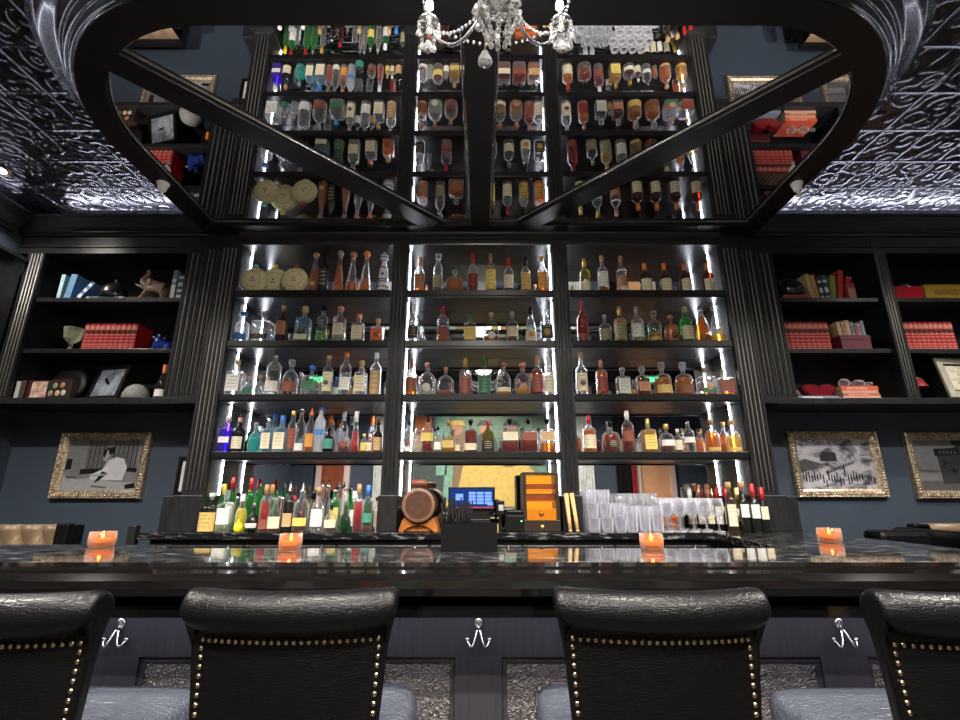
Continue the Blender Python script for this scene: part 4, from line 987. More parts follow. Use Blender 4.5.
# counter, left bay
CL = [(208,493,16.5,'dark bottle with square gold label',K(kind='square',sq=3,glass='dark',label='gold',lz=(.02,.5),cap='white',ck='cork')),(224,490,13,'clear bottle with white label',K(kind='square',sq=3,label='white',lz=(.18,.56),cap='clear',ck='screw',liq='pale',fill=.2)),
 (214,484,9,'green bottle with yellow neck behind',K(b=1,kind='std',glass='green',cap='yellow',ck='foil')),(229,477,9,'green bottle with red cap behind',K(b=1,kind='std',glass='green',cap='red',ck='foil',label='white')),
 (240.5,494,11,'clear bottle of yellow juice',K(kind='round',liq='yellow',fill=.62,cap='white',ck='screw')),(236,489,6.5,'clear bottle with dark spout behind',K(b=1,kind='std',cap='black',ck='spout')),
 (252.5,503,13,'squat dark bottle with silver label',K(kind='ball',glass='dark',label='white',lz=(.14,.3),cap='silver',ck='screw')),(248,478,9,'green bottle with red top behind',K(b=1,kind='std',glass='green',cap='red',ck='foil')),
 (257.5,480,9,'green bottle with silver spout behind',K(b=1,kind='std',glass='green',cap='silver',ck='spout')),(263.8,484.6,9.6,'red juice bottle with wooden stopper',K(kind='tall',liq='red',fill=.62,label='pink',lz=(.06,.26),cap='wood',ck='foil')),
 (269.5,484.6,7,'clear bottle with wooden stopper behind',K(b=1,kind='tall',cap='wood',ck='foil')),(274.5,497.6,12.4,'clear squat bottle with cream label',K(kind='flask',liq='brown',fill=.3,label='cream',lz=(.1,.44),cap='clear',ck='cork')),
 (287.5,481,10,'dark bottle with tan label, tall spout',K(kind='wine',glass='dark',label='orange' if 0 else 'tan',lz=(.1,.36),cap='silver',ck='spout')),(293,496,6.5,'small red bottle behind',K(b=1,kind='std',glass='red',cap='red')),
 (300.5,482,15,'shouldered bottle with yellow label, spout',K(kind='squat',liq='brown',fill=.26,label='yellow',lz=(.12,.28),cap='silver',ck='spout')),(312,490,7.5,'dark-capped bottle behind',K(b=1,kind='std',cap='black',ck='foil')),
 (317,487,13,'clear bottle with wide white label',K(kind='round',liq='clear',label='white',lz=(.12,.5),cap='cork',ck='cork')),(320.2,480,5,'clear bottle with metal spout behind',K(b=1,kind='std',cap='silver',ck='spout')),
 (326,480,5,'second clear bottle with metal spout behind',K(b=1,kind='std',cap='silver',ck='spout')),(333.7,485.6,9.6,'green bottle with yellow label behind',K(b=1,kind='std',glass='green',label='yellow',lz=(.2,.5),cap='silver',ck='spout')),
 (331,504.5,12.8,'squat amber bottle with cream label',K(kind='round',liq='brown',fill=.4,label='cream',lz=(.16,.44),cap='black',ck='screw')),(344,483,8,'clear bottle with grey spout behind',K(b=1,kind='std',cap='grey',ck='spout')),
 (345,501.8,12,'round-bellied dark green bottle',K(kind='ball',glass='dgreen',liq='green',fill=.3,cap='green',ck='screw')),(353.5,491,8.4,'bright green bottle with white label behind',K(b=1,kind='wine',glass='green',label='white',cap='white',ck='screw')),
 (357.5,484,9.4,'clear bottle of bright red syrup',K(kind='tall',liq='red',fill=.62,cap='cork',ck='foil')),(368.5,485,10.6,'clear bottle with blue neck and dark base',K(kind='std',liq='brown',fill=.12,cap='blue',ck='foil',label='aqua',lz=(.2,.4))),
 (377,497,6,'slim bottle with cream label beside post',K(y=3.48,kind='tall',label='cream',lz=(.1,.6),cap='black'))]
row(CL, CTOP+.0005, 3.245, 'counter, left bay', 'bottles on the counter of the left bay', yback=3.43, lim=(BAYS[0][0]+.02, BAYS[0][1]-.02, .45))
# lemon juice squeezer and steel jug
x, _ = PX(239, 520, 3.185)
t = thing('juice_squeezer', 'bright yellow lemon-shaped squeeze bottle on the left counter', 'bottle', (x, 3.185, CTOP+.0005))
MB().lathe([(.012,0),(.022,.006),(.027,.025),(.024,.045),(.012,.058),(.008,.062)], 18).build('body', plain('lemon_plastic', (.80,.72,.02), .35, bmp=.2), t)
MB().lathe([(.009,.062),(.009,.074),(.004,.078)], 12).build('cap', CAPC['yellow'], t)
x, _ = PX(280, 520, 3.36)
t = thing('steel_jug', 'small steel jug among the bottles on the left counter', 'jug', (x, 3.36, CTOP+.0005))
MB().lathe([(.026,0),(.028,.003),(.026,.15),(.024,.2),(.027,.215),(.0255,.215),(.0225,.2)], 20).build('body', SILVER, t)
hb = MB(); hb.tube([(.024,0,.19),(.052,0,.18),(.054,0,.11),(.026,0,.06)], .004, 8); hb.build('handle', SILVER, t)

# wine bottles at the right end of the counter
WB = [(732,482,10,'red wine bottle with cream label, gold-red foil',K(kind='wine',glass='brown',label='cream',lz=(.1,.54),cap='cork',ck='cork',y=3.30)),(739.5,488,9,'yellow-green wine bottle with white label behind',K(kind='wine',glass='olive',label='white',lz=(.2,.5),cap='gold',ck='foil',y=3.44)),
 (745.5,481.5,9.6,'dark wine bottle with white label, cork top',K(kind='wine',glass='dark',label='white',lz=(.28,.54),cap='cork',ck='cork',y=3.27)),(756,483.5,9.6,'dark wine bottle with white label, red foil',K(kind='wine',glass='dark',label='white',lz=(.28,.56),cap='red',ck='foil',y=3.24)),
 (765,487,8,'dark wine bottle with pale label beside post',K(kind='wine',glass='dark',label='cream',lz=(.28,.56),cap='red',ck='foil',y=3.22)),
 (692,487,8.2,'wine bottle with cream cap behind glasses',K(kind='wine',glass='brown',label='cream',cap='white',ck='foil',y=3.572)),(701,485,8.2,'wine bottle with copper cap behind glasses',K(kind='wine',glass='dark',label='white',cap='copper',ck='foil',y=3.572)),
 (710,484,8.2,'wine bottle with pink cap behind glasses',K(kind='wine',glass='dark',label='cream',cap='pink',ck='foil',y=3.572)),(719,486,8.2,'wine bottle with red foil behind glasses',K(kind='wine',glass='dark',label='white',cap='red',ck='foil',y=3.572)),
 (728,486,8.2,'wine bottle with dark red foil behind glasses',K(kind='wine',glass='dark',label='cream',cap='red',ck='foil',y=3.572))]
row(WB, CTOP+.0005, 3.25, 'right counter', 'wine bottles on the right counter')

# ------------------------------------------------------------------ glasses on the right counter
def ux(u, y, z=CTOP): return (u-480)/F*(y*CT+(z-CZ)*ST)
def tumbler_mesh(name, r0, r1, h, mat, ribs=0.):
    mb = MB()
    pr = [(r0*.9, 0), (r0, .003), (r1, h), (r1-.0025, h), (r0-.003, .012), (.0, .010)]
    mb.lathe(pr, 24, sm=not ribs, rib=(ribs, 0, h*.8, r0*.95))
    o = mb.build(name, mat); return o
def place(proto, used, x, y, z, lab, cat, grp):
    o = proto if not used else proto.copy()
    if used: COL.objects.link(o)
    o.location = (x, y, z); tag(o, lab, cat, grp); return o
# stacked rocks glasses
rock = tumbler_mesh('rocks_glass', .034, .040, .086, CUTGLASS, .05); used = False
TIER = ['bottom', 'middle', 'top']; ROWN = ['front', 'middle', 'back']
for ti, us in enumerate(([591, 604.5, 617.5], [590, 603, 616], [588.5, 601])):
    for ri in range(3):
        y = 3.23+.088*ri
        for k, u in enumerate(us):
            x = ux(us[0]+4, 3.23)+k*.0845+(.01*ti*0)
            place(rock, used, x, y, CTOP+.0005+ti*.0865, 'stacked cut rocks glass by the post, %s tier, %s row, %s from left' % (TIER[ti], ROWN[ri], ORD[k]), 'glass', 'stacked rocks glasses'); used = True
# tall tumblers, two tiers
tum = tumbler_mesh('tumbler', .032, .0385, .155, CUTGLASS, .04); used = False
for ri in range(4):
    for k in range(3):
        x = ux(633, 3.22)+k*.081; y = 3.215+.085*ri
        place(tum, used, x, y, CTOP+.0005, 'tall cut tumbler beside the rocks glasses, %s from left, %s row' % (ORD[k], ORD[ri]), 'glass', 'tall tumblers'); used = True
sm = tumbler_mesh('short_tumbler', .030, .036, .08, GLASS); used = False
for ri in range(2):
    for k in range(3):
        x = ux(633, 3.22)+k*.081; y = 3.3+.085*ri
        place(sm, used, x, y, CTOP+.156, 'short clear tumbler atop tall ones, %s from left, %s row' % (ORD[k], ('front', 'back')[ri]), 'glass', 'short tumblers'); used = True
# flutes
fl = MB(); fl.lathe([(.028,0),(.028,.002),(.004,.006),(.0035,.06),(.012,.075),(.022,.12),(.021,.215),(.0198,.215),(.0205,.12),(.01,.078),(0,.072)], 18)
fl = fl.build('champagne_flute', WINEGLASS); used = False
for k in range(2):
    place(fl, used, ux(621+k*9, 3.565), 3.565, CTOP+.0005, 'slim champagne flute behind the rocks glasses, %s one' % ('left', 'right')[k], 'glass', 'champagne flutes'); used = True
# stemmed wine glasses
wg = MB(); wg.lathe([(.034,0),(.034,.002),(.006,.007),(.004,.02),(.004,.075),(.010,.085),(.032,.105),(.041,.135),(.040,.165),(.034,.205),(.0328,.205),(.0385,.165),(.0392,.135),(.03,.107),(0,.09)], 18)
wg = wg.build('wine_glass', WINEGLASS); used = False
for ri in range(4):
    for k in range(6 if ri < 3 else 5):
        y = 3.235+.085*ri; x = ux(669.5, 3.22)+k*.0815+(.042 if ri % 2 else 0)
        if x > ux(733, 3.3) - .09: continue
        place(wg, used, x, y, CTOP+.0005, 'stemmed wine glass on right counter, %s row, %s from left' % (ORD[ri], ORD[k]), 'glass', 'stemmed wine glasses'); used = True
# ------------------------------------------------------------------ things on the centre counter
YC = 3.27
ZC = CTOP+.0005
# barrel on its cradle
x, _ = PX(420, 510, YC)
t = thing('barrel_cradle', 'orange wooden cradle under the small barrel', 'stand', (x, YC, ZC))
cp_ = [(-.125,0),(-.10,0),(-.07,.022),(-.045,.034),(0,.040),(.045,.034),(.07,.022),(.10,0),(.125,0),(.12,.03),(.105,.07),(.092,.086),(.075,.076),(.045,.056),(0,.0475),(-.045,.056),(-.075,.076),(-.092,.086),(-.105,.07),(-.12,.03)]
CRW = plain('orange_wood', (.34,.11,.022), .4, var=.25, vs=25)
MB().prism(cp_, -.06, -.04, 'y').build('front_board', CRW, t, .003)
MB().prism(cp_, .10, .12, 'y').build('rear_board', CRW, t, .003)
MB().box(-.11, .11, -.0395, .0995, .004, .03).build('rail', CRW, t)
t = thing('barrel', 'small oak barrel lying on its cradle by the post', 'barrel', (x, YC, ZC+.163))
MX = Matrix.Rotation(PI/2, 4, 'X')
OAK = plain('aged_oak', (.06,.022,.010), .5, var=.35, vs=30)
DOAK = plain('dark_oak', (.014,.005,.003), .55, var=.3, vs=20)
MB().lathe([(.085,.09),(.103,.09),(.108,.05),(.113,.0),(.108,-.1),(.098,-.16),(0,-.16)], 36, M=MX).build('staves', OAK, t)
MB().lathe([(.0849,.070),(0,.070)], 36, M=MX).build('barrel_head', DOAK, t)
MB().lathe([(.0855,.0905),(.104,.0915),(.1055,.088)], 36, M=MX, caps=False).build('rim', plain('pale_oak', (.19,.09,.055), .45, var=.15), t)
for yy in (.06, -.02, -.11):
    MB().lathe([(.113-abs(yy)*.05, yy-.009), (.1145-abs(yy)*.05, yy+.009)], 36, M=MX, caps=False).build('hoop', plain('steel_hoop', (.3,.27,.25), .35, .9), t)
MB().tube([(0,-.070,-.055),(0,-.088,-.055)], .011, 10).build('spigot', CRW, t)
t = thing('wooden_mallet', 'small brown wooden mallet head lying on the barrel', 'mallet', (x-.012, YC-.0, ZC+.163+.1145+.024))
MB().lathe([(.02,-.05),(.023,-.045),(.023,.045),(.02,.05)], 16, M=Matrix.Rotation(PI/2, 4, 'Y')).build('head', plain('mallet_wood', (.2,.06,.03), .45, var=.2), t)
MB().tube([(0,.022,.0),(0,.11,.004)], .008, 8).build('handle', CRW, t)
x, _ = PX(407.5, 515, 3.53)
t = thing('small_box', 'small black box with white marks behind the barrel', 'box', (x, 3.53, ZC))
MB().box(-.03, .03, -.03, .03, 0, .17).build('body', BLACKP, t, .003)
mk = MB()
for k in range(3): mk.box(-.025+.018*k, -.02+.018*k, -.0312, -.0302, .13+.005*(k % 2), .155); mk.box(-.025+.018*k, -.012+.018*k, -.0312, -.0302, .138, .142)
mk.build('marks', WHITEP, t)
# till screen
x0, z1 = PX(448.5, 487, YC); x1, z0 = PX(495, 510, YC); xc = (x0+x1)/2; w2 = (x1-x0)/2
t = thing('till_screen', 'touch-screen till with lit blue display', 'till', (xc, YC, ZC))
MB().box(-w2, w2, -.015, .015, z0-ZC, z1-ZC).build('bezel', BLACKP, t, .004)
UI = emit('screen_blue', (.010,.028,.13), .8); UIL = emit('screen_keys', (.18,.32,.80), .8); UIR = emit('screen_red', (.5,.06,.05), .8)
d_ = MB(); H = z1-z0; zb_ = z0-ZC
d_.box(-w2+.01, w2-.01, -.0165, -.0152, zb_+.012, zb_+H-.01)
d_ = d_.build('display', UI, t)
def key(*a):
    ky = MB(); ky.box(*a); ky.build('key', UIL, d_)
for r in range(4):
    for c in range(3): key(w2*-.12+c*.052, w2*-.12+c*.052+.045, -.0175, -.0168, zb_+H*.26+r*.02, zb_+H*.26+r*.02+.016)
key(-w2*.68, -w2*.36, -.0175, -.0168, zb_+H*.42, zb_+H*.70); key(w2*.68, w2*.9, -.0175, -.0168, zb_+H*.2, zb_+H*.36)
rb = MB(); rb.box(-w2+.01, w2-.01, -.0175, -.0168, zb_+.013, zb_+.019); rb.build('status_bar', UIR, d_)
MB().prism([(-.06,.0),(.1,.0),(.1,.05),(.03,.06),(.016,.09),(.016,zb_+.05),(-.0,zb_+.05),(-.005,.07),(-.06,.055)], -w2*.8, w2*.8, 'x').build('stand', BLACKP, t, .004)
xx, _ = PX(499.5, 500, 3.24)
t = thing('card_reader', 'small black card reader beside the till screen', 'card reader', (xx, 3.23, ZC))
MB().box(-.022, .03, -.015, .015, .10, .19).build('body', BLACKP, t, .004); MB().box(-.008, .008, -.01, .014, 0, .0995).build('stem', BLACKP, t); MB().box(-.006, .024, -.0165, -.0152, .13, .165).build('display', plain('lcd_grey', (.35,.37,.36), .3), t)
xx, _ = PX(514.5, 520, 3.27)
t = thing('receipt_printer', 'black receipt printer with green lamp by the orange cabinet', 'printer', (xx+.006, 3.29, ZC))
MB().prism([(-.07,0),(.08,0),(.08,.115),(-.03,.125),(-.07,.10)], -.062, .05, 'x').build('body', BLACKP, t, .005)
MB().box(-.05, .04, -.04, -.03, .1225, .1275).build('paper_slot', plain('slot_grey', (.1,.1,.1), .4), t)
MB().ball((.035, -.071, .065), .0035).build('lamp', emit('green_lamp', (.1,1,.2), 6), t)
# orange lit cabinet
x0, z1 = PX(522.5, 472, YC-.03); x1, _ = PX(561, 529, YC-.03); xc = (x0+x1)/2; w2 = (x1-x0)/2; Hh = z1-ZC
t = thing('display_warmer', 'black cabinet with glowing orange window beside the till', 'cabinet', (xc, YC+.08, ZC))
fr_ = MB()
wz0, wz1 = Hh*.19, Hh*.95; wx = w2*.80
fr_.box(-w2, w2, -.11, .10, 0, wz0); fr_.box(-w2, w2, -.11, .10, wz1, Hh); fr_.box(-w2, -wx, -.11, .10, wz0, wz1); fr_.box(wx, w2, -.11, .10, wz0, wz1); fr_.box(-wx, wx, .085, .10, wz0, wz1)
fr_.build('case', plain('bronze_black_case', (.022,.016,.013), .35), t, .003)
OR = emit('orange_glow', (1., .44, .010), .62)
MB().box(-wx, wx, .075, .0845, wz0, wz1).build('backlight', OR, t)
DR = plain('dark_red_box', (.16,.02,.008), .5, var=.3, vs=60)
for z in (.42, .66):
    zz = wz0+(wz1-wz0)*z
    MB().box(-wx, wx, -.09, .074, zz-.006, zz).build('shelf', plain('amber_shelf', (.7,.22,.01), .4), t)
for k, (a, b) in enumerate(((.28, .42), (.50, .66))):
    pass
for z0_, z1_ in ((.40, .58), (.68, .80)):
    MB().box(-wx*.98, wx*.98, -.06, .06, wz0+(wz1-wz0)*z0_+.001, wz0+(wz1-wz0)*z1_).build('tray', DR, t, .003)
MB().prism([(-wx,wz0),(wx,wz0),(wx,wz0+.07),(wx*.6,wz0+.07),(wx*.5,wz0+.062),(-wx*.5,wz0+.062),(-wx*.6,wz0+.07),(-wx,wz0+.07)], -.085, -.08, 'y').build('front_card', emit('orange_card', (1.,.42,.010), .45), t)
MB().lathe([(0,0),(.017,0),(.015,.003),(0,.004)], 20, M=MX, c=(0,-.0855,wz0+.035)).build('medallion', plain('bronze_medal', (.35,.16,.08), .3, .8, bmp=.5), t)
MB().lathe([(.012,0),(.013,.004),(.010,.008),(0,.009)], 18, M=MX, c=(0,-.1105,wz0*.42)).build('knob', CAPC['gold'], t)
gl = MB(); gl.box(-wx-.005, wx+.005, -.1125, -.1105, wz0-.005, wz1+.005); gl.build('door_pane', thin_glass('amber_pane', (1.,.82,.5), .35), t)
xx, _ = PX(572, 515, 3.25)
for i, (dx, lean, lab) in enumerate(((-.024, -.012, 'tan wooden muddler leaning by the orange cabinet, left one'), (.022, -.022, 'tan wooden muddler leaning by the orange cabinet, right one'))):
    t = thing('muddler', lab, 'muddler', (xx+dx, 3.20, ZC+.001), 0, 'wooden muddlers')
    o = MB(); o.tube([(0,0,.008),(lean*.3,.01,.08),(lean,.03,.235)], [.010,.012,.015], 10); o.build('shaft', plain('pale_wood', (.62,.40,.17), .5, var=.15, vs=30), t)
    o = MB(); o.ball((0,0,.008), (.012,.012,.0085)); o.build('tip', plain('pale_wood', (.62,.40,.17), .5), t)

# ------------------------------------------------------------------ on the front bar
xx, yy = PZ(469, 551, CTOP+.004)
yy += .05
t = thing('bar_caddy', 'black bar caddy on the bar in front of the till', 'caddy', (xx, yy, CTOP))
w2 = .118
cd_ = MB()
cd_.box(-w2, w2, -.055, .055, 0, .006); cd_.box(-w2, -w2+.005, -.055, .055, .006, .112); cd_.box(w2-.005, w2, -.055, .055, .006, .112); cd_.box(-w2+.005, w2-.005, .05, .055, .006, .112); cd_.box(.02, .025, -.05, .05, .006, .10)
cd_.prism([(-w2+.005,.006),(w2-.005,.006),(w2-.005,.112),(.085,.112),(.07,.09),(.045,.09),(.03,.112),(-w2+.005,.112)], -.055, -.05, 'y')
cd_.build('tray', MATTE, t)
random.seed(3)
for i in range(24):
    a, b = random.uniform(-.11, .0), random.uniform(-.035, .035)
    o = MB(); o.tube([(0,0,0),(random.uniform(-.02,.02),random.uniform(-.015,.015),random.uniform(.17,.215))], .0035, 6)
    o = o.build('drinking_straw', MATTE, None, loc=(xx+a, yy+b, CTOP+.0062)); tag(o, 'black drinking straw standing in the left half of the bar caddy', 'straw', 'black straws in the bar caddy')
t = thing('napkin_stack', 'small stack of pale napkins in the bar caddy', 'napkins', (xx+.07, yy, CTOP+.0065))
MB().box(-.032, .032, -.04, .04, 0, .075).build('napkins', plain('napkin_paper', (.25,.25,.26), .8), t)
# votive candles
AMB = thin_glass('amber_votive_glass', (1.,.72,.52), .8, .34, (.50,.17,.05), .06)
FL = emit('candle_flame', (1., .5, .14), 9.); WAX = None
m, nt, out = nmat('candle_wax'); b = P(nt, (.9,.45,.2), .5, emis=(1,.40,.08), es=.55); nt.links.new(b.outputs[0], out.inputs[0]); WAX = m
for u, v, lab in ((101, 547, 'glowing amber votive candle at the far left of the bar'), (290, 549, 'glowing amber votive candle above the second stool'), (652, 549, 'glowing amber votive candle in front of the glasses'), (830.5, 543, 'glowing amber votive candle at the right end of the bar')):
    cx, cyy = PZ(u, v-1.5, CTOP); cyy = min(cyy, 2.235) if u < 800 else cyy; 
    if u < 200: cyy = 2.36
    cx = ux(u, cyy)
    t = thing('votive_candle', lab, 'candle', (cx, cyy, CTOP+.0005), .3 if u > 800 else (-.25 if u < 200 else .05), 'votive candles on the bar')
    ht = .064
    gl = MB(); gl.lathe([(.036,0),(.040,.003),(.0425,.012),(.0435,.03),(.042,ht),(.038,ht),(.039,.03),(.037,.018),(0,.017)], 24, pw=6.); gl.build('glass_cup', AMB, t)
    MB().lathe([(.0345,.0175),(.0365,.03),(.0365,.034),(0,.034)], 24, pw=6.).build('wax', WAX, t)
    MB().lathe([(.0,.035),(.006,.040),(.007,.048),(.003,.060),(0,.066)], 10).build('flame', FL, t)

# ------------------------------------------------------------------ chandelier
m, nt, out = nmat('crystal'); b = P(nt, (1,1,1), 0., trans=.9, ior=1.55); nt.links.new(b.outputs[0], out.inputs[0]); CRY = m
CY = 1.05
def cxz(u, v): return PX(u, v, CY)
x0, _ = cxz(498, 30); xd = cxz(485, 30)[0]
Zc = 2.8
t = thing('chandelier', 'crystal chandelier hanging in front of the ceiling canopy', 'chandelier', (x0, CY, 2.62))
def CR(mb, name, mat, parent=t):
    return rel_t(mb.build(name, mat), parent)
def rel_t(o, root): o.parent = root; o.location = -Vector(root.location); return o
def W(u, v, dy=0.): a, b = cxz(u, v); return (a, CY+dy, b)
def drop(mb, p, ln, r, seg=8):
    mb.lathe([(0,0),(r*.45,-ln*.16),(r*.8,-ln*.42),(r,-ln*.65),(r*.75,-ln*.86),(0,-ln)], seg, c=p, sm=False, sy=.7)
def bead(mb, p, r): mb.ball(p, r, 7, 5, sm=False)
stem = MB(); stem.tube([(x0,CY,2.66),(x0,CY,3.42)], .007, 8); stem.ball((x0,CY,2.95), .04); stem.lathe([(.05,3.40),(.06,3.42),(.06,3.4995)], 20, c=(x0,CY,0)); CR(stem, 'stem', SILVER)
hub = MB(); hub.lathe([(0,2.62),(.03,2.625),(.06,2.65),(.035,2.70),(.02,2.75),(.045,2.79),(.02,2.83),(.008,2.86)], 18, c=(x0,CY,0)); CR(hub, 'hub', SILVER)
lo = MB(); lo.ball((xd, CY, W(480, 8)[2]), .026, 9, 7, sm=False); CR(lo, 'crystal_ball', CRY)
md = MB(); a = W(483, 14); bq = W(485, 50); md.tube([(x0, CY, 2.66), (xd, CY, a[2]+.02), (xd, CY, bq[2])], .0022, 6); CR(md, 'spindle', SILVER)
dd_ = MB(); p = W(485, 49); drop(dd_, (xd, CY, p[2]), p[2]-W(485, 69)[2], .021, 9); CR(dd_, 'crystal_drop', CRY)
# arms: six around, with candle cups, drops and lamps
NA = 4
for k in range(NA):
    a = PI/4+2*PI*k/NA
    ca, sa = math.cos(a), math.sin(a)
    rr = .32
    path = []
    for j in range(15):
        s = j/14; r_ = .03+(rr-.03)*s; z_ = 2.70-.09*math.sin(s*PI*.95)**1.0+.155*s*s
        path.append((x0+ca*r_, CY+sa*r_, z_))
    o = MB(); o.tube(path, .0055, 8); CR(o, 'arm', SILVER)
    e = path[-1]
    o = MB(); o.lathe([(0,0),(.012,.002),(.036,.012),(.038,.016),(.012,.018),(.011,.07),(0,.071)], 14, c=e); CR(o, 'candle_cup', SILVER)
    o = MB(); o.lathe([(.008,.072),(.014,.088),(.012,.105),(.004,.13),(0,.134)], 10, c=e); CR(o, 'candle_bulb', emit('candle_bulb', (1,.95,.88), 22.))
    o = MB()
    for q in range(5):
        b_ = a+2*PI*q/5; pp = (e[0]+.034*math.cos(b_), e[1]+.034*math.sin(b_), e[2]+.008)
        for n_ in range(2 if q % 2 else 3): bead(o, (pp[0], pp[1], pp[2]-.008-.015*n_), .0075)
        drop(o, (pp[0], pp[1], pp[2]-.03-(.0 if q % 2 else .015)), .042, .0115)
    CR(o, 'crystal_cluster', CRY)
    o = MB(); drop(o, (e[0], e[1], e[2]-.055), .06, .02, 9); CR(o, 'crystal_drop', CRY)
    # bead garland to the next arm
    a2 = a+2*PI/NA; e2 = (x0+math.cos(a2)*rr, CY+math.sin(a2)*rr, e[2])
    g = MB()
    for j in range(22):
        s = (j+.5)/22
        bead(g, (e[0]+(e2[0]-e[0])*s, e[1]+(e2[1]-e[1])*s, e[2]+.005-.085*math.sin(s*PI)), .0052)
    CR(g, 'bead_garland', CRY)
    g = MB()
    for j in range(16):
        s = (j+.5)/16
        bead(g, (x0+ca*(.035+(rr-.035)*s), CY+sa*(.035+(rr-.035)*s), 2.70+(e[2]-2.70)*s-.06*math.sin(s*PI)-.01), .0052)
    CR(g, 'bead_garland', CRY)
# inner basket of drops
for k in range(8):
    a = 2*PI*k/8; g = MB()
    for n_ in range(7):
        r_ = .062-.0058*n_; bead(g, (x0+r_*math.cos(a), CY+r_*math.sin(a), 2.62-.0165*n_), .0085)
    drop(g, (x0+.064*math.cos(a+.2), CY+.064*math.sin(a+.2), 2.635), .045, .012)
    CR(g, 'bead_strand', CRY)
ld = bpy.data.lights.new('chandelier_lamp', 'POINT'); ld.energy = 22; ld.color = (1,.94,.86); ld.shadow_soft_size = .12
lo = bpy.data.objects.new('chandelier_lamp', ld); COL.objects.link(lo); lo.parent = t; lo.location = (0, 0, .33)
# ------------------------------------------------------------------ things in the bookcases
YBK = 3.50                                 # where the things stand
Z1, Z2, Z3 = BKZ[0]+.0005, BKZ[1]+.0005, BKZ[2]+.0005
def bx(u, v, y=YBK): return PX(u, v, y)[0]
PAGES = plain('book_pages', (.62,.56,.44), .8, var=.15, vs=120)
def cloth(k, c): return plain('book_'+k, c, .55, var=.15, vs=40)
def book(lab, x, y, z, th, h, d, mat, lean=0., flat=False, group=None, bands=None, yaw=0.):
    """upright: spine faces the viewer; lean tilts in the shelf plane; flat: lying, spine to viewer"""
    t = thing('book', lab, 'book', (x, y, z), yaw, group)
    cv = MB()
    if not flat:
        M_ = Matrix.Translation((0,0,0)) @ Matrix.Rotation(lean, 4, 'Y')
        off = th/2 if lean >= 0 else th/2
        dz = abs(math.sin(lean))*th/2
        M_ = Matrix.Translation((0, 0, dz)) @ M_
        c_ = .0022
        cv.box(-th/2, -th/2+c_, 0, d, 0, h, M=M_); cv.box(th/2-c_, th/2, 0, d, 0, h, M=M_); cv.box(-th/2+c_, th/2-c_, 0, c_, 0, h, M=M_)
        cv.build('cover', mat, t)
        MB().box(-th/2+c_, th/2-c_, c_, d-.004, .004, h-.004, M=M_).build('pages', PAGES, t)
        if bands:
            for f0, f1 in bands[1]: MB().box(-th/2*.92, th/2*.92, -.0012, -.0001, h*f0, h*f1, M=M_).build('spine_print', bands[0], t)
    else:
        c_ = .003; wd = h
        cv.box(-wd/2, wd/2, 0, d, 0, c_); cv.box(-wd/2, wd/2, 0, d, th-c_, th); cv.box(-wd/2, wd/2, 0, c_, c_, th-c_)
        cv.build('cover', mat, t)
        MB().box(-wd/2+.004, wd/2-.004, c_, d-.004, c_, th-c_).build('pages', PAGES, t)
        if bands:
            for f0, f1 in bands[1]: MB().box(-wd/2+wd*f0, -wd/2+wd*f1, -.0012, -.0001, th*.25, th*.75).build('spine_print', bands[0], t)
    return t
GILT = plain('gilt_print', (.62,.38,.16), .35, .5, var=.2, vs=80)
PINKP = plain('faded_spine_print', (.62,.25,.2), .5)
REDB = plain('red_leather', (.42,.012,.016), .4, var=.15, vs=60)
DKB = plain('dark_spine_label', (.10,.012,.01), .4)
def round_spine(mb, th, bulge, z0, z1, off):
    n = 8; out = [(-th/2+th*i/n, -bulge*math.sin(PI*i/n)-off) for i in range(n+1)]
    mb.prism(out+[(th/2, .001), (-th/2, .001)], z0, z1)
def red_set(u0, u1, n, where):
    xa, xb = bx(u0, 347), bx(u1, 347); th = (xb-xa)/n
    zt_ = PX(0, 324 if u0 < 400 else 322.5, YBK)[1]
    for i in range(n):
        b = book('red leather volume, %s from left of the set %s' % (ORD[i], where), xa+th*(i+.5), YBK, Z2, th-.0012, zt_-Z2, .17, REDB, group='red volumes '+where)
        H_ = zt_-Z2; sp_ = MB(); round_spine(sp_, th-.0012, .009, 0, H_, 0); sp_.build('spine', REDB, b)
        for f0, f1 in ((.03,.07),(.12,.15),(.20,.24),(.33,.36),(.46,.49),(.56,.60),(.77,.92)):
            bm_ = MB(); round_spine(bm_, (th-.0012)*.97, .009, H_*f0, H_*f1, .0008); bm_.build('spine_band', PINKP, b)
        lb = MB(); round_spine(lb, (th-.0012)*.97, .009, H_*.62, H_*.74, .0009); lb.build('spine_label', DKB, b)
red_set(81, 134, 10, 'in the left bookcase')
red_set(785.5, 832, 9, 'in the first right bay')
red_set(908, 958, 10, 'in the far right bay')
hB = lambda v0, Z: PX(0, v0, YBK)[1]-Z
WP = plain('white_spine_print', (.6,.62,.65), .5)
# left bookcase, top shelf
book('pale blue book, leftmost on the top left shelf', bx(58,297), YBK, Z1, .030, hB(274.5,Z1), .18, cloth('pale_blue', (.33,.47,.55)), lean=.015)
book('mid blue thick book second on the top left shelf', bx(66.5,297), YBK, Z1, .05, hB(274.5,Z1)*1.0, .19, cloth('mid_blue', (.10,.22,.36)), lean=.10, yaw=0)
book('bright blue book leaning over on the top left shelf', bx(77,297), YBK, Z1, .03, .175, .16, cloth('bright_blue', (.06,.14,.33)), lean=.62, bands=(WP, [(.1,.3),(.45,.6),(.75,.9)]))
book('flat dark green book under the metal dome', bx(107,297), YBK-.02, Z1, .024, .30, .2, cloth('dark_green', (.03,.09,.08)), flat=True, bands=(WP, [(.02,.1),(.86,.97)]))
t = thing('metal_dome', 'dark pewter dome with finial on the green book', 'ornament', (bx(109,290)+.005, YBK+.05, Z1+.0245))
PEW = plain('pewter', (.10,.10,.10), .22, .9, var=.2)
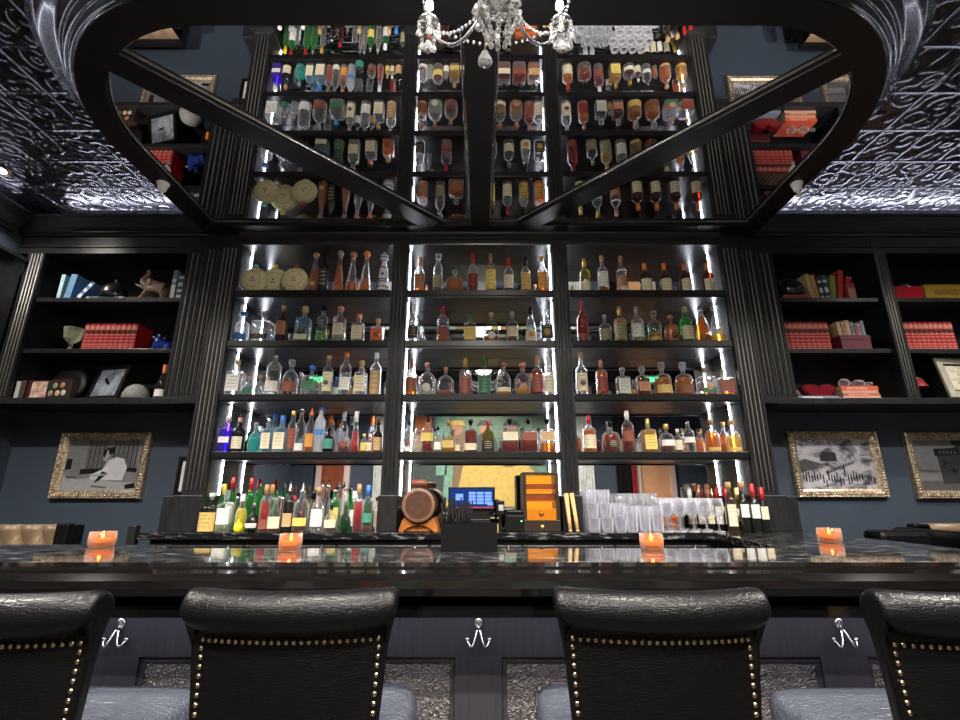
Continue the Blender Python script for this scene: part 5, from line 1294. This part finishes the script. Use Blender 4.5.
MB().lathe([(.092,0),(.098,.006),(.098,.04),(.086,.085),(.062,.115),(.03,.13),(0,.134)], 28).build('dome', PEW, t)
MB().lathe([(.012,.131),(.016,.142),(.006,.15),(.011,.16),(0,.170)], 14).build('finial', PEW, t)
book('grey-blue slim book beside the elephant', bx(171.5,297), YBK, Z1, .034, hB(270,Z1), .17, cloth('grey_blue', (.16,.20,.27)), bands=(WP, [(.08,.5),(.6,.7)]))
book('dark teal book with white ornaments by the post', bx(178.2,297), YBK, Z1, .042, hB(275,Z1), .17, cloth('dark_teal', (.03,.07,.09)), bands=(WP, [(.06,.2),(.32,.42),(.55,.7),(.85,.95)]))
book('white slim book against the post on the top shelf', bx(184.5,297), YBK+.02, Z1, .022, hB(267,Z1), .15, cloth('white', (.55,.57,.55)))
# elephant
ELE = plain('bronze_brown_resin', (.2,.125,.085), .45, var=.3, vs=60, bmp=.3)
xe = bx(151, 297)
t = thing('elephant_figurine', 'brown elephant figurine with raised trunk on the top left shelf', 'figurine', (xe, YBK+.04, Z1))
V = [(.03,0,.115),(-.035,0,.125),(-.075,0,.140),(-.108,0,.152),(-.124,0,.178),(-.110,0,.208),(-.084,0,.228),(-.078,0,.256),(-.100,0,.272),(.085,0,.10),
     (-.05,-.03,.07),(-.075,-.032,.035),(-.095,-.032,.004),(-.03,.03,.07),(-.02,.03,.03),(-.02,.03,.004),
     (.075,-.03,.06),(.085,-.03,.03),(.095,-.03,.004),(.06,.03,.06),(.05,.03,.03),(.05,.03,.004),(.11,0,.085),(.12,0,.05)]
Ed = [(0,1),(1,2),(2,3),(3,4),(4,5),(5,6),(6,7),(7,8),(0,9),(1,10),(10,11),(11,12),(1,13),(13,14),(14,15),(9,16),(16,17),(17,18),(9,19),(19,20),(20,21),(9,22),(22,23)]
Rr = [.055,.048,.036,.030,.022,.018,.015,.014,.012,.048,.024,.018,.018,.024,.018,.018,.026,.019,.018,.026,.019,.018,.008,.005]
body = skin('body', ELE, V, Ed, Rr, t)
for s in (-1, 1):
    e_ = MB(); e_.ball((-.045, s*.043, .15), (.030, .006, .036), 12, 8, M=Matrix.Rotation(s*.35, 4, 'Z')); e_.build('ear', ELE, t)
    o = MB(); o.tube([(-.105, s*.018, .135), (-.128, s*.024, .128), (-.152, s*.022, .142), (-.163, s*.018, .155)], [.006,.0055,.004,.0015], 8); o.build('tusk', plain('ivory', (.7,.62,.48), .35), t)
# left bookcase, middle shelf
t = thing('glass_goblet', 'cut glass goblet left of the red volumes', 'goblet', (bx(66.5,348), YBK+.03, Z2))
MB().lathe([(.038,0),(.040,.004),(.022,.012),(.011,.03),(.014,.045),(.010,.06),(.03,.075),(.052,.10),(.062,.16),(.065,.185),(.062,.185),(.056,.15),(.045,.10),(0,.085)], 16, sm=False).build('bowl_and_stem', thin_glass('aged_cut_glass', (.86,.88,.78), .9, .28, (.62,.66,.52), .1), t)
BLG = plain('cobalt_glaze_figurine', (.008,.03,.22), .12, var=.3, vs=30, coat=.5)
t = thing('dog_figurine', 'glossy cobalt blue ceramic animal figurine beside red volumes', 'figurine', (bx(158,348), YBK+.07, Z2))
V = [(-.01,0,.05),(.045,0,.045),(.08,0,.055),(.095,0,.06),(-.04,0,.075),(-.052,0,.11),(-.045,0,.125),(-.06,-.03,.04),(-.065,-.032,.008),(-.055,.03,.04),(-.055,.032,.008),(.045,-.035,.03),(.03,-.04,.012),(.045,.035,.03),(.03,.04,.012),(-.085,-.0,.105)]
Ed = [(0,1),(1,2),(2,3),(0,4),(4,5),(5,6),(0,7),(7,8),(0,9),(9,10),(1,11),(11,12),(1,13),(13,14),(5,15)]
skin('body', BLG, V, Ed, [.048,.045,.03,.022,.042,.038,.028,.022,.018,.022,.018,.028,.02,.028,.02,.018], t)
for s in (-1, 1):
    e_ = MB(); e_.ball((-.034, s*.036, .122), (.016, .009, .02), 10, 6); e_.build('ear', BLG, t)
    e_ = MB(); e_.ball((-.083, s*.021, .122), (.0065,)*3, 8, 6); e_.build('eye', WHITEP, t)
# left bookcase, bottom shelf
book('pale grey book cut off at the left post', bx(15,398,3.47), 3.47, Z3, .03, hB(382,Z3), .17, cloth('pale_grey', (.36,.36,.34)))
book('dark brown book beside the collage box', bx(20.5,398,3.47), 3.47, Z3, .03, hB(381,Z3), .17, cloth('dark_brown', (.05,.03,.028)))
x0, z1 = PX(25.5, 380, 3.45); x1, _ = PX(72, 398, 3.45)
t = thing('shadow_box', 'dark double shadow box with photo and painted badges', 'frame', ((x0+x1)/2, 3.45, Z3), -.10)
w2 = (x1-x0)/2-.01; Hh = z1-Z3
MB().box(-w2, w2, 0, .05, 0, Hh).build('case', plain('dark_red_brown_case', (.04,.015,.014), .35), t, .003)
MB().box(-w2*.80, -w2*.08, -.0014, -.0002, Hh*.08, Hh*.92).build('photo', plain('sepia_photo', (.45,.30,.25), .4, var=.75, vs=28), t)
MB().box(-w2*.02, w2*.88, -.0014, -.0002, Hh*.08, Hh*.92).build('dark_mount', plain('mount_black', (.02,.018,.02), .4), t)
for i, (a, b_, c) in enumerate(((.28,.68,'olive'),(.62,.70,'copper'),(.14,.28,'olive'),(.45,.28,'tan'),(.72,.3,'grey'))):
    mb = MB(); mb.ball((w2*a, -.0025, Hh*b_), (.020, .004, .022), 14, 8); mb.build('badge', label_mat(c), t)
for i, (u, v, r, lab) in enumerate(((50, 384, .10, 'large round dark wooden plate standing behind the shadow box'), (67, 384, .14, 'round black carved plate standing right of the shadow box'))):
    t = thing('plate', lab, 'plate', (bx(u, 398, 3.64), 3.64+.06*(i == 0), Z3+r+.0))
    mb = MB(); M2 = Matrix.Rotation(PI/2-.12, 4, 'X')
    pr = [(0,0),(r*.55,0),(r*.62,.008),(r*.9,.012),(r,.016),(r,.022),(r*.6,.018),(0,.012)] if i else [(0,0),(r*.7,.0),(r,.012),(r,.02),(0,.014)]
    mb.lathe(pr, 32, M=M2); mb.build('disc', plain('plate_dark_%d' % i, ((.06,.04,.03) if i == 0 else (.015,.013,.013)), .4, var=.5, vs=50, bmp=.4), t)
def photo_frame(name, lab, x, y, z, w, h, tilt, yaw, fw, fmat, pmat, mat_w=0, easel=True):
    t = thing(name, lab, 'picture frame', (x, y, z), yaw)
    M_ = Matrix.Rotation(-tilt, 4, 'X')
    fr = MB()
    for a in ((-w/2,-w/2+fw,0,h),(w/2-fw,w/2,0,h),(-w/2+fw,w/2-fw,0,fw),(-w/2+fw,w/2-fw,h-fw,h)): fr.box(a[0],a[1],-.018,0,a[2],a[3],M=M_)
    fr.build('frame', fmat, t, .002)
    MB().box(-w/2+fw*.5, w/2-fw*.5, -.008, -.002, fw*.5, h-fw*.5, M=M_).build('picture', pmat, t)
    if mat_w:
        mm = MB(); a = fw; b_ = fw+mat_w
        for q in ((-w/2+a,-w/2+b_,a,h-a),(w/2-b_,w/2-a,a,h-a),(-w/2+b_,w/2-b_,a,b_),(-w/2+b_,w/2-b_,h-b_,h-a)): mm.box(q[0],q[1],-.0105,-.0085,q[2],q[3],M=M_)
        mm.build('mount', plain('black_mount', (.012,.012,.012), .5), t)
    if easel:
        e_ = MB(); e_.prism([(0, h*.55), (.002, h*.6), (h*.42, .0), (h*.40, .0)], -.01, .01, 'x'); e_.build('easel_back', BLACKP, t)
    return t
PH1 = plain('grey_photo_print', (.22,.25,.29), .25, var=.7, vs=9)
photo_frame('picture_frame', 'black framed grey photo standing slanted on the bottom shelf', bx(104,398,3.52), 3.50, Z3, .30, .28, .25, -.25, .028, BLACKP, PH1)
t = thing('stone_dome', 'rough grey stone dome beside the framed photo', 'ornament', (bx(133.5,398,3.47), 3.49, Z3))
STN = plain('grey_stone', (.22,.22,.21), .85, var=.35, vs=70, bmp=.8)
MB().lathe([(.08,0),(.088,.012),(.085,.045),(.066,.085),(.035,.108),(.012,.116),(0,.117)], 20, sx=1.02).build('stone', STN, t)
bottle('dark champagne bottle with orange foil by the bookcase post', bx(160,398,3.50), 3.50, Z3, PX(0,365,3.50)[1]-Z3, .042, kind='champ', glass='dark', cap='orange', ck='foil', label='white', lz=(.08,.28))
# right, first bay, top shelf
book('flat dark pink book under the black pot', bx(796,297), YBK-.02, Z1, .036, .215, .2, cloth('dusty_pink', (.30,.07,.09)), flat=True)
t = thing('black_pot', 'glossy black lidded pot on the pink book', 'pot', (bx(793.5,290)+.005, YBK+.045, Z1+.0365))
BP = plain('black_enamel', (.012,.012,.012), .12, coat=.5)
MB().lathe([(.055,0),(.085,.012),(.10,.05),(.094,.085),(.078,.102),(.08,.106),(.058,.122),(.03,.13),(0,.132)], 28).build('body', BP, t)
kn = MB(); kn.lathe([(.008,.130),(.012,.140),(0,.146)], 12); kn.tube([(-.088,0,.095),(-.07,0,.145),(0,-.0,.162),(.07,0,.145),(.088,0,.095)], .006, 8); kn.build('handle', BP, t)
for u, th, h, lean, k, c, lab in ((813.3,.032,274,-.09,'beige',(.52,.40,.22),'beige book leaning left beside the black pot'),(818,.034,275,-.08,'tan',(.50,.27,.10),'tan book leaning left, second beside the pot'),
      (823.0,.03,276,-.04,'charcoal',(.05,.06,.07),'charcoal book with pale print in the first right bay'),(828.5,.034,275,-.03,'navy_cloth',(.05,.09,.16),'navy blue book with pale print in the first right bay'),
      (833.5,.040,276,.12,'green',(.25,.33,.07),'lime green book leaning right on the top shelf'),(840,.036,270,.20,'scarlet',(.50,.05,.035),'scarlet book leaning right beside the green one')):
    book(lab, bx(u,297)+(-.0), YBK+.0, Z1, th, hB(h,Z1)*1.0, .17, cloth(k, c), lean=lean, bands=((WP, [(.1,.16),(.3,.5),(.7,.8)]) if k in ('charcoal','navy_cloth') else None))
book('small red book at the right end, top shelf of first bay', bx(852,297), YBK-.01, Z1, .062, hB(283.5,Z1), .15, cloth('brick_red', (.40,.06,.045)), bands=(PINKP, [(.1,.7)]))
t = thing('red_figurine', 'small bright red ball figurine on top of the small red book', 'figurine', (bx(852.5,283)+.0, YBK+.055, Z1+hB(283.5,Z1)+.0005))
RD = plain('red_gloss', (.6,.015,.02), .2, coat=.4)
o = MB(); o.lathe([(.022,0),(.028,.008),(.018,.016),(.03,.03),(.037,.05),(.030,.072),(.012,.084),(0,.086)], 18); o.build('body', RD, t)
o = MB(); o.ball((-.012,-.033,.06), .006); o.ball((.012,-.033,.06), .006); o.build('spots', WHITEP, t)
# right, first bay, middle shelf
x0 = bx(842.5,348); x1 = bx(872.5,348); zbx = PX(0, 335, YBK)[1]-Z2
t = thing('maroon_box', 'maroon box on the middle shelf carrying small books', 'box', ((x0+x1)/2, YBK+.085, Z2))
MB().box(-(x1-x0)/2, (x1-x0)/2, -.085, .085, 0, zbx*.7).build('base', cloth('maroon', (.14,.02,.04)), t, .002); MB().box(-(x1-x0)/2-.002, (x1-x0)/2+.002, -.087, .087, zbx*.7+.0005, zbx).build('lid', cloth('maroon', (.14,.02,.04)), t, .002)
for i, (u, th, v0, k, c) in enumerate(((842.5,.03,322,'straw',(.48,.38,.2)),(847,.026,321,'terracotta',(.45,.2,.09)),(851.5,.034,320.5,'sand',(.55,.43,.25)),(856,.022,322,'slate_blue',(.2,.24,.34)),(859.5,.022,323,'plum',(.25,.12,.16)),(862.5,.026,323,'rose',(.45,.18,.14)),(866.5,.024,321,'powder_blue',(.25,.33,.45)))):
    zt_ = PX(0, v0-1, YBK)[1]-Z2-zbx-.0005
    book('small %s book standing on the maroon box' % k.replace('_', ' '), bx(u, 333), YBK+.02, Z2+zbx+.0005, th-.001, zt_, .12, cloth(k, c), lean=-.03, group='small books on the maroon box', bands=(WP, [(.1,.14),(.8,.86)]) if i % 2 else None)
# right, first bay, bottom shelf
book('flat grey-blue book under the heart box', bx(819,398,3.46), 3.46, Z3, .024, .30, .2, cloth('steel_blue', (.17,.2,.27)), flat=True, bands=(WP, [(.1,.6)]))
t = thing('heart_box', 'dark red heart-shaped box standing on the flat book', 'box', (bx(820,393,3.52), 3.52, Z3+.0245))
hp = []
for k in range(40):
    a = 2*PI*k/40; hx = 16*math.sin(a)**3; hz = 13*math.cos(a)-5*math.cos(2*a)-2*math.cos(3*a)-math.cos(4*a)
    hp.append((hx*.0078, max(0., (hz+9)*.0048)))
HRT = plain('dark_red_satin', (.16,.006,.012), .25, var=.2, coat=.3)
mb = MB(); mb.prism(list(reversed(hp)), 0, .05, 'y'); mb.build('box', HRT, t, .004)
mb = MB(); mb.prism([(a*.9, b_*.9+.005) for a, b_ in reversed(hp)], -.006, -.0005, 'y'); mb.build('lid', HRT, t, .002)
t = thing('red_casket', 'low dark red casket behind the heart box', 'box', (bx(803,398,3.68), 3.732, Z3))
MB().box(-.12, .14, -.045, .045, 0, .085).build('base', plain('oxblood', (.06,.008,.01), .4), t, .003)
mb = MB(); mb.prism([(-.046,.0855),(.046,.0855),(.04,.115),(.02,.13),(-.02,.13),(-.04,.115)], -.122, .142, 'x'); mb.build('lid', plain('oxblood', (.06,.008,.01), .4), t)
zz = Z3
for i, (th, k, c, wd, lab) in enumerate(((.022,'cream_book',(.50,.36,.27),.275,'lowest flat cream book in the stack under the crystal'),(.022,'brick_book',(.38,.10,.07),.27,'second flat brick book in the stack under the crystal'),(.020,'buff_book',(.50,.32,.2),.265,'third flat buff book in the stack under the crystal'),(.036,'vermilion_book',(.55,.09,.05),.275,'topmost flat vermilion book in the stack under the crystal'))):
    book(lab, bx(862.5,398,3.46)+.004*(i % 2), 3.46+.004*i, zz, th, wd, .19, cloth(k, c), flat=True, group='flat books under the crystal', bands=(PINKP, [(.15,.7)])); zz += th+.0003
for i, (dx, lab, rr) in enumerate(((-.10, 'cut crystal bottle stopper lying on the stacked books, left', .034), (.03, 'small crystal decanter lying on the stacked books', .03))):
    t = thing('crystal_piece', lab, 'crystal', (bx(862,385,3.5)+dx, 3.54, zz+rr+.0005))
    M2 = Matrix.Rotation(PI/2, 4, 'Y')
    if i == 0: MB().lathe([(0,-.03),(.028,-.026),(.034,-.01),(.034,.01),(.026,.026),(.012,.03),(.010,.05),(0,.05)], 10, M=M2, sm=False).build('body', CUTGLASS, t)
    else:
        MB().lathe([(0,-.06),(.022,-.058),(.030,-.04),(.030,.0),(.012,.02),(.010,.05)], 10, M=M2, sm=False).build('body', CUTGLASS, t)
        MB().lathe([(.008,.05),(.018,.058),(.012,.078),(0,.084)], 8, M=M2, sm=False).build('stopper', CUTGLASS, t)
# far right bay
x0, x1 = bx(896.5,297), bx(925,297)
t = thing('red_gift_box', 'bright red box with silver loop in the far right bay', 'box', ((x0+x1)/2, YBK+.08, Z1))
hh = hB(286,Z1)
MB().box(-(x1-x0)/2, (x1-x0)/2, -.08, .08, 0, hh).build('box', plain('bright_red_foil', (.6,.01,.03), .25, coat=.3), t, .008)
o = MB(); o.tube([(-.05,-.05,hh+.004),(-.02,-.05,hh+.02),(.02,-.05,hh+.026),(.04,-.05,hh+.012),(.03,-.05,hh+.004)], .004, 6); o.build('loop', SILVER, t)
x0, x1 = bx(926.5,297), bx(975,297)
t = thing('mustard_box', 'long mustard yellow box in the far right bay', 'box', ((x0+x1)/2, YBK+.08, Z1))
hh = hB(284.5,Z1)
MB().box(-(x1-x0)/2, (x1-x0)/2, -.08, .08, 0, hh*.94).build('box', plain('mustard_card', (.42,.27,.02), .45), t, .003)
MB().box(-(x1-x0)/2-.002, (x1-x0)/2+.002, -.082, .082, hh*.94+.0004, hh).build('lid', plain('mustard_card', (.42,.27,.02), .45), t, .002)
MB().box(-.12, .12, -.0815, -.0802, hh*.3, hh*.7).build('print', plain('ochre_print', (.28,.15,.01), .5, var=.4, vs=60), t)
t = thing('red_lamp', 'small red shaded lamp on a gilt stem, far right bay', 'lamp', (bx(921,398,3.5)+.01, 3.52, Z3))
MB().lathe([(.03,0),(.032,.006),(.012,.014),(.008,.02),(.008,.10),(.012,.105)], 16).build('stem', plain('gilt', (.7,.40,.05), .3, .6), t)
MB().lathe([(.068,.098),(.035,.165),(.0335,.165),(.066,.098)], 20, caps=False).build('lamp_shade', plain('dark_red_shade', (.22,.008,.015), .45), t)
MB().lathe([(.02,.164),(.02,.170),(0,.172)], 14).build('finial', plain('ivory', (.7,.62,.48), .35), t)
# pale framed drawing
m, nt, out = nmat('line_drawing'); b = P(nt, (.6,.56,.45), .5)
n_ = noise(nt, coord(nt, 'Object', (1,1,1)), 16, 6, .6, .8)
nt.links.new(ramp(nt, n_, [(.47, (.58,.54,.43)), (.495, (.08,.07,.06)), (.52, (.58,.54,.43))]), b.inputs['Base Color']); nt.links.new(b.outputs[0], out.inputs[0]); DRAW = m
photo_frame('picture_frame', 'pale grey framed drawing leaning in the far right bay', bx(958,396,3.5)+.13, 3.50, Z3+.012, .44, PX(0,357,3.5)[1]-Z3-.012, .16, .10, .05, plain('pale_grey_frame', (.36,.33,.27), .45, bmp=.2), DRAW, .012)

# ------------------------------------------------------------------ pictures on the wall
def mk_ornate():
    m, nt, out = nmat('ornate_gilt_frame'); b = P(nt, (.40,.29,.18), .36, .75)
    v = coord(nt); vo = nt.nodes.new('ShaderNodeTexVoronoi'); vo.inputs['Scale'].default_value = 55; nt.links.new(v, vo.inputs['Vector'])
    nt.links.new(ramp(nt, vo.outputs['Distance'], [(0, (.78,.68,.54)), (.4, (.56,.46,.34)), (.8, (.28,.20,.13))]), b.inputs['Base Color'])
    bump(nt, vo.outputs['Distance'], b, -.9, .006); nt.links.new(b.outputs[0], out.inputs[0]); return m
ORN = mk_ornate()
def wall_picture(lab, u0, u1, v0, v1, art):
    xa, z1 = PX(u0, v0, YB-.04); xb = PX(u1, v0, YB-.04)[0]; z0 = PX(u1, v1, YB-.04)[1]
    # corners come from the top edge for the sides
    w_, h_ = xb-xa, z1-z0; cx = (xa+xb)/2
    t = thing('wall_picture', lab, 'picture', (cx, YB-.001, z0))
    fw = .062
    prof = [(0,0),(0,-.034),(.008,-.042),(.020,-.034),(.032,-.040),(.046,-.026),(fw,-.018),(fw,0)]
    rows = []
    for d_, y_ in prof: rows.append([(-w_/2+d_, y_, d_), (w_/2-d_, y_, d_), (w_/2-d_, y_, h_-d_), (-w_/2+d_, y_, h_-d_)])
    fr = MB(); fr.grid(rows, sm=False, closed=True)
    o = fr.build('frame', ORN, t)
    bd = MB(); per = []
    step = .021
    for q in range(int((w_-.05)/step)): 
        for zq in (.022, h_-.022): bd.ball((-w_/2+.03+q*step, -.038, zq), (.009,.006,.012), 6, 4)
    for q in range(int((h_-.05)/step)):
        for xq in (-w_/2+.022, w_/2-.022): bd.ball((xq, -.038, .03+q*step), (.012,.006,.009), 6, 4)
    bd.build('carved_beading', ORN, o)
    art(t, -w_/2+fw-.004, w_/2-fw+.004, fw-.004, h_-fw+.004)
    return t
GR = [plain('print_grey_%d' % i, (g*.96, g*.95, g), .3, var=.12, vs=25) for i, g in enumerate((.010,.035,.08,.15,.28,.46))]
def art1(t, xa, xb, za, zb):
    w, h = xb-xa, zb-za
    S = lambda pts: [(xa+px*w, za+pz*h) for px, pz in pts]
    m = MB(); m.box(xa, xb, -.012, -.004, za, zb, 3)
    def pl(pts, mi, y): m.prism(S(pts), -.012-y, -.0121, 'y', mi)
    for k in range(9): pl([(.27+.03*k,.42),(.29+.03*k,.42),(.29+.03*k,.98),(.27+.03*k,.98)], 1 if k % 2 else 2, .001)
    for k in range(11): pl([(.62+.03*k,.40),(.64+.03*k,.40),(.64+.03*k,.98),(.62+.03*k,.98)], 2 if k % 2 else 1, .001)
    pl([(.22,.32),(.55,.36),(.55,.44),(.22,.42)], 0, .002); pl([(.80,.38),(.97,.36),(.97,.44),(.82,.46)], 0, .002)
    pl([(.02,.42),(.09,.42),(.09,.62),(.02,.62)], 0, .002)
    pl([(0,0),(1,0),(1,.16),(.7,.18),(.45,.26),(.2,.22),(0,.3)], 4, .002)
    pl([(.42,.22),(.80,.20),(.84,.45),(.78,.62),(.68,.66),(.58,.60),(.52,.42),(.36,.30),(.38,.24)], 5, .004)
    pl([(.50,.60),(.56,.56),(.60,.72),(.55,.80),(.50,.76)], 4, .005)
    pl([(.49,.70),(.52,.64),(.545,.84),(.62,.86),(.63,.74),(.57,.70),(.55,.82),(.49,.78)], 0, .006)
    pl([(.36,.27),(.60,.30),(.58,.33),(.36,.31)], 4, .006)
    pl([(.52,.38),(.60,.34),(.50,.20),(.44,.16)], 0, .0055)
    pl([(.05,.24),(.2,.25),(.18,.27),(.06,.28)], 1, .003); pl([(.86,.04),(.99,.06),(.97,.16),(.85,.12)], 0, .003); pl([(.4,.08),(.6,.05),(.62,.08),(.42,.11)], 2, .003)
    m.build('photograph', GR, t)
m, nt, out = nmat('snow_scene_print'); b = P(nt, (.4,.4,.42), .3)
v_ = coord(nt, 'Object', (1,1,1.7)); na = noise(nt, v_, 7, 8, .65, .4)
nt.links.new(ramp(nt, na, [(.38, (.05,.05,.055)), (.47, (.20,.19,.215)), (.52, (.38,.36,.40)), (.66, (.5,.48,.52))]), b.inputs['Base Color']); nt.links.new(b.outputs[0], out.inputs[0]); SNOW = m
def art2(t, xa, xb, za, zb):
    w, h = xb-xa, zb-za
    S = lambda pts: [(xa+px*w, za+pz*h) for px, pz in pts]
    m = MB(); m.box(xa, xb, -.012, -.004, za, zb, 0)
    def pl(pts, mi, y): m.prism(S(pts), -.012-y, -.0121, 'y', mi)
    random.seed(5)
    pl([(.30,.55),(.52,.55),(.52,.70),(.50,.74),(.34,.74),(.30,.68)], 2, .001)
    pl([(.0,.32),(.25,.42),(.3,.5),(.1,.6),(0,.55)], 3, .001)
    for k in range(26):
        px = .03+.037*k; pz = .04+.12*random.random()+(.02 if k % 3 else .1); hh = .10+.10*random.random()
        pl([(px,pz),(px+.018,pz),(px+.016,pz+hh),(px+.006,pz+hh+.02),(px+.002,pz+hh*.8)], 1 if k % 2 else 2, .002)
    for k in range(18):
        px = .35+.022*k; pz = .30+.012*k
        pl([(px,pz),(px+.015,pz),(px+.013,pz+.06),(px+.003,pz+.06)], 2, .0015)
    m.build('photograph', [SNOW, GR[0], GR[1], GR[2]], t)
def art3(t, xa, xb, za, zb):
    w, h = xb-xa, zb-za
    S = lambda pts: [(xa+px*w, za+pz*h) for px, pz in pts]
    m = MB(); m.box(xa, xb, -.012, -.004, za, zb, 3)
    def pl(pts, mi, y): m.prism(S(pts), -.012-y, -.0121, 'y', mi)
    pl([(0,0),(1,0),(1,.12),(.6,.18),(0,.2)], 2, .001)
    pl([(.30,.14),(.56,.14),(.56,.82),(.30,.80)], 1, .002); pl([(.27,.68),(.60,.70),(.60,.84),(.27,.82)], 0, .003)
    pl([(.56,.10),(.92,.10),(.92,.98),(.56,.98)], 1, .0025); pl([(.53,.90),(.95,.90),(.95,.99),(.53,.99)], 0, .0035)
    for k in range(5): pl([(.33+.05*k,.72),(.355+.05*k,.72),(.355+.05*k,.78),(.33+.05*k,.78)], 2, .004)
    for a, b_ in ((.36,.5),(.46,.35),(.64,.7),(.76,.5),(.66,.3)): pl([(a,b_),(a+.035,b_),(a+.035,b_+.08),(a,b_+.08)], 0, .004)
    pl([(.02,.38),(.28,.36),(.28,.39),(.02,.42)], 2, .002)
    m.build('photograph', GR, t)
wall_picture('gilt framed black and white photo of seated person in white jacket', 62, 151, 432, 499, art1)
wall_picture('gilt framed black and white snow scene, nearer the bottle cabinet', 787.5, 876.5, 431, 497.5, art2)
wall_picture('gilt framed grey photo of stone towers, cut by the right edge', 904.5, 994, 432, 499, art3)
xa, z1 = PX(180.0, 456.5, YB-.03); z0 = PX(180, 495.5, YB-.03)[1]
photo_frame('small_wall_picture', 'small black framed picture with white mount beside the cabinet', xa+.10, YB-.006, z0, .22, z1-z0, 0., 0., .03, BLACKP, plain('white_mount', (.6,.58,.55), .6, var=.03), easel=False)

# ------------------------------------------------------------------ booths against the back wall
TANL = plain('tan_leather', (.17,.115,.07), .4, var=.12, vs=10)
def tufted(mb, x0, x1, zc0, zc1, y, rows_, cols, m=0):
    """padded back with buttoned diamonds; faces -y"""
    N, M_ = cols*8, rows_*8; rows = []
    for j in range(M_+1):
        r = []
        for i in range(N+1):
            a, b_ = i/N*cols, j/M_*rows_
            dep = abs(math.sin(PI*(a+b_)/1.))**.6*abs(math.sin(PI*(a-b_)/1.))**.6
            r.append((x0+(x1-x0)*i/N, y-.05*dep+.03*max(0, j/M_-.8), zc0+(zc1-zc0)*j/M_))
        rows.append(r)
    rows.append([(p[0], y+.10, p[2]) for p in rows[-1]])
    mb.grid(rows)
xl = ux(60, 3.40, 1.09)
t = thing('booth_seat', 'tan tufted booth with black end panel, behind the bar at left', 'sofa', ((XL+xl)/2, 3.4, 0))
o = MB(); tufted(o, XL+.12, xl, .48, PX(30, 525, 3.42)[1], 3.42, 2, 5); rel(o.build('tufted_back', TANL), t)
rel(box('seat_cushion', TANL, XL+.12, xl, 2.85, 3.36, .30, .47, bevel=.03), t)
rel(box('plinth', BLACKP, XL+.12, xl, 2.9, YB-.05, 0, .299), t)
rel(box('back_board', BLACKP, XL+.12, xl, 3.53, 3.62, .30, PX(30, 526, 3.42)[1], bevel=.01), t)
rel(box('end_panel', BLACKP, xl+.001, xl+.09, 3.36, 3.42, 0, PX(30, 523.5, 3.42)[1]+.005, bevel=.012), t)
t = thing('booth_seat', 'tan tufted booth with black rolled arm, behind the bar at right', 'sofa', (3.8, 3.4, 0))
xr0 = ux(930, 3.45, 1.08)
o = MB(); tufted(o, xr0, XR-.03, .48, PX(940, 524, 3.45)[1], 3.45, 2, 5); rel(o.build('tufted_back', TANL), t)
rel(box('back_board', BLACKP, xr0, XR-.03, 3.57, 3.64, .30, PX(940, 525, 3.45)[1], bevel=.01), t)
rel(box('seat_cushion', TANL, xr0, XR-.03, 2.85, 3.4, .30, .47, bevel=.03), t)
rel(box('plinth', BLACKP, xr0, XR-.03, 2.9, YB-.06, 0, .299), t)
o = MB(); xw = xr0-.13
za_ = PX(900, 531, 3.2)[1]-.055
o.tube([(xw, 2.7, za_), (xw, 3.55, za_+.0)], .06, 16); o.box(xw-.05, xw+.05, 2.72, 3.54, 0.0, za_); rel(o.build('rolled_arm', CROC), t)
t = thing('bench_back', 'low black bench back beyond the right end of the bar', 'bench', (2.6, 3.0, 0))
xx0, xx1 = ux(874, 3.0, 1.06), ux(925, 3.0, 1.06)
rel(box('back', CROC, xx0, xx1, 2.95, 3.10, .0, PX(880, 530, 3.0)[1], bevel=.03), t)
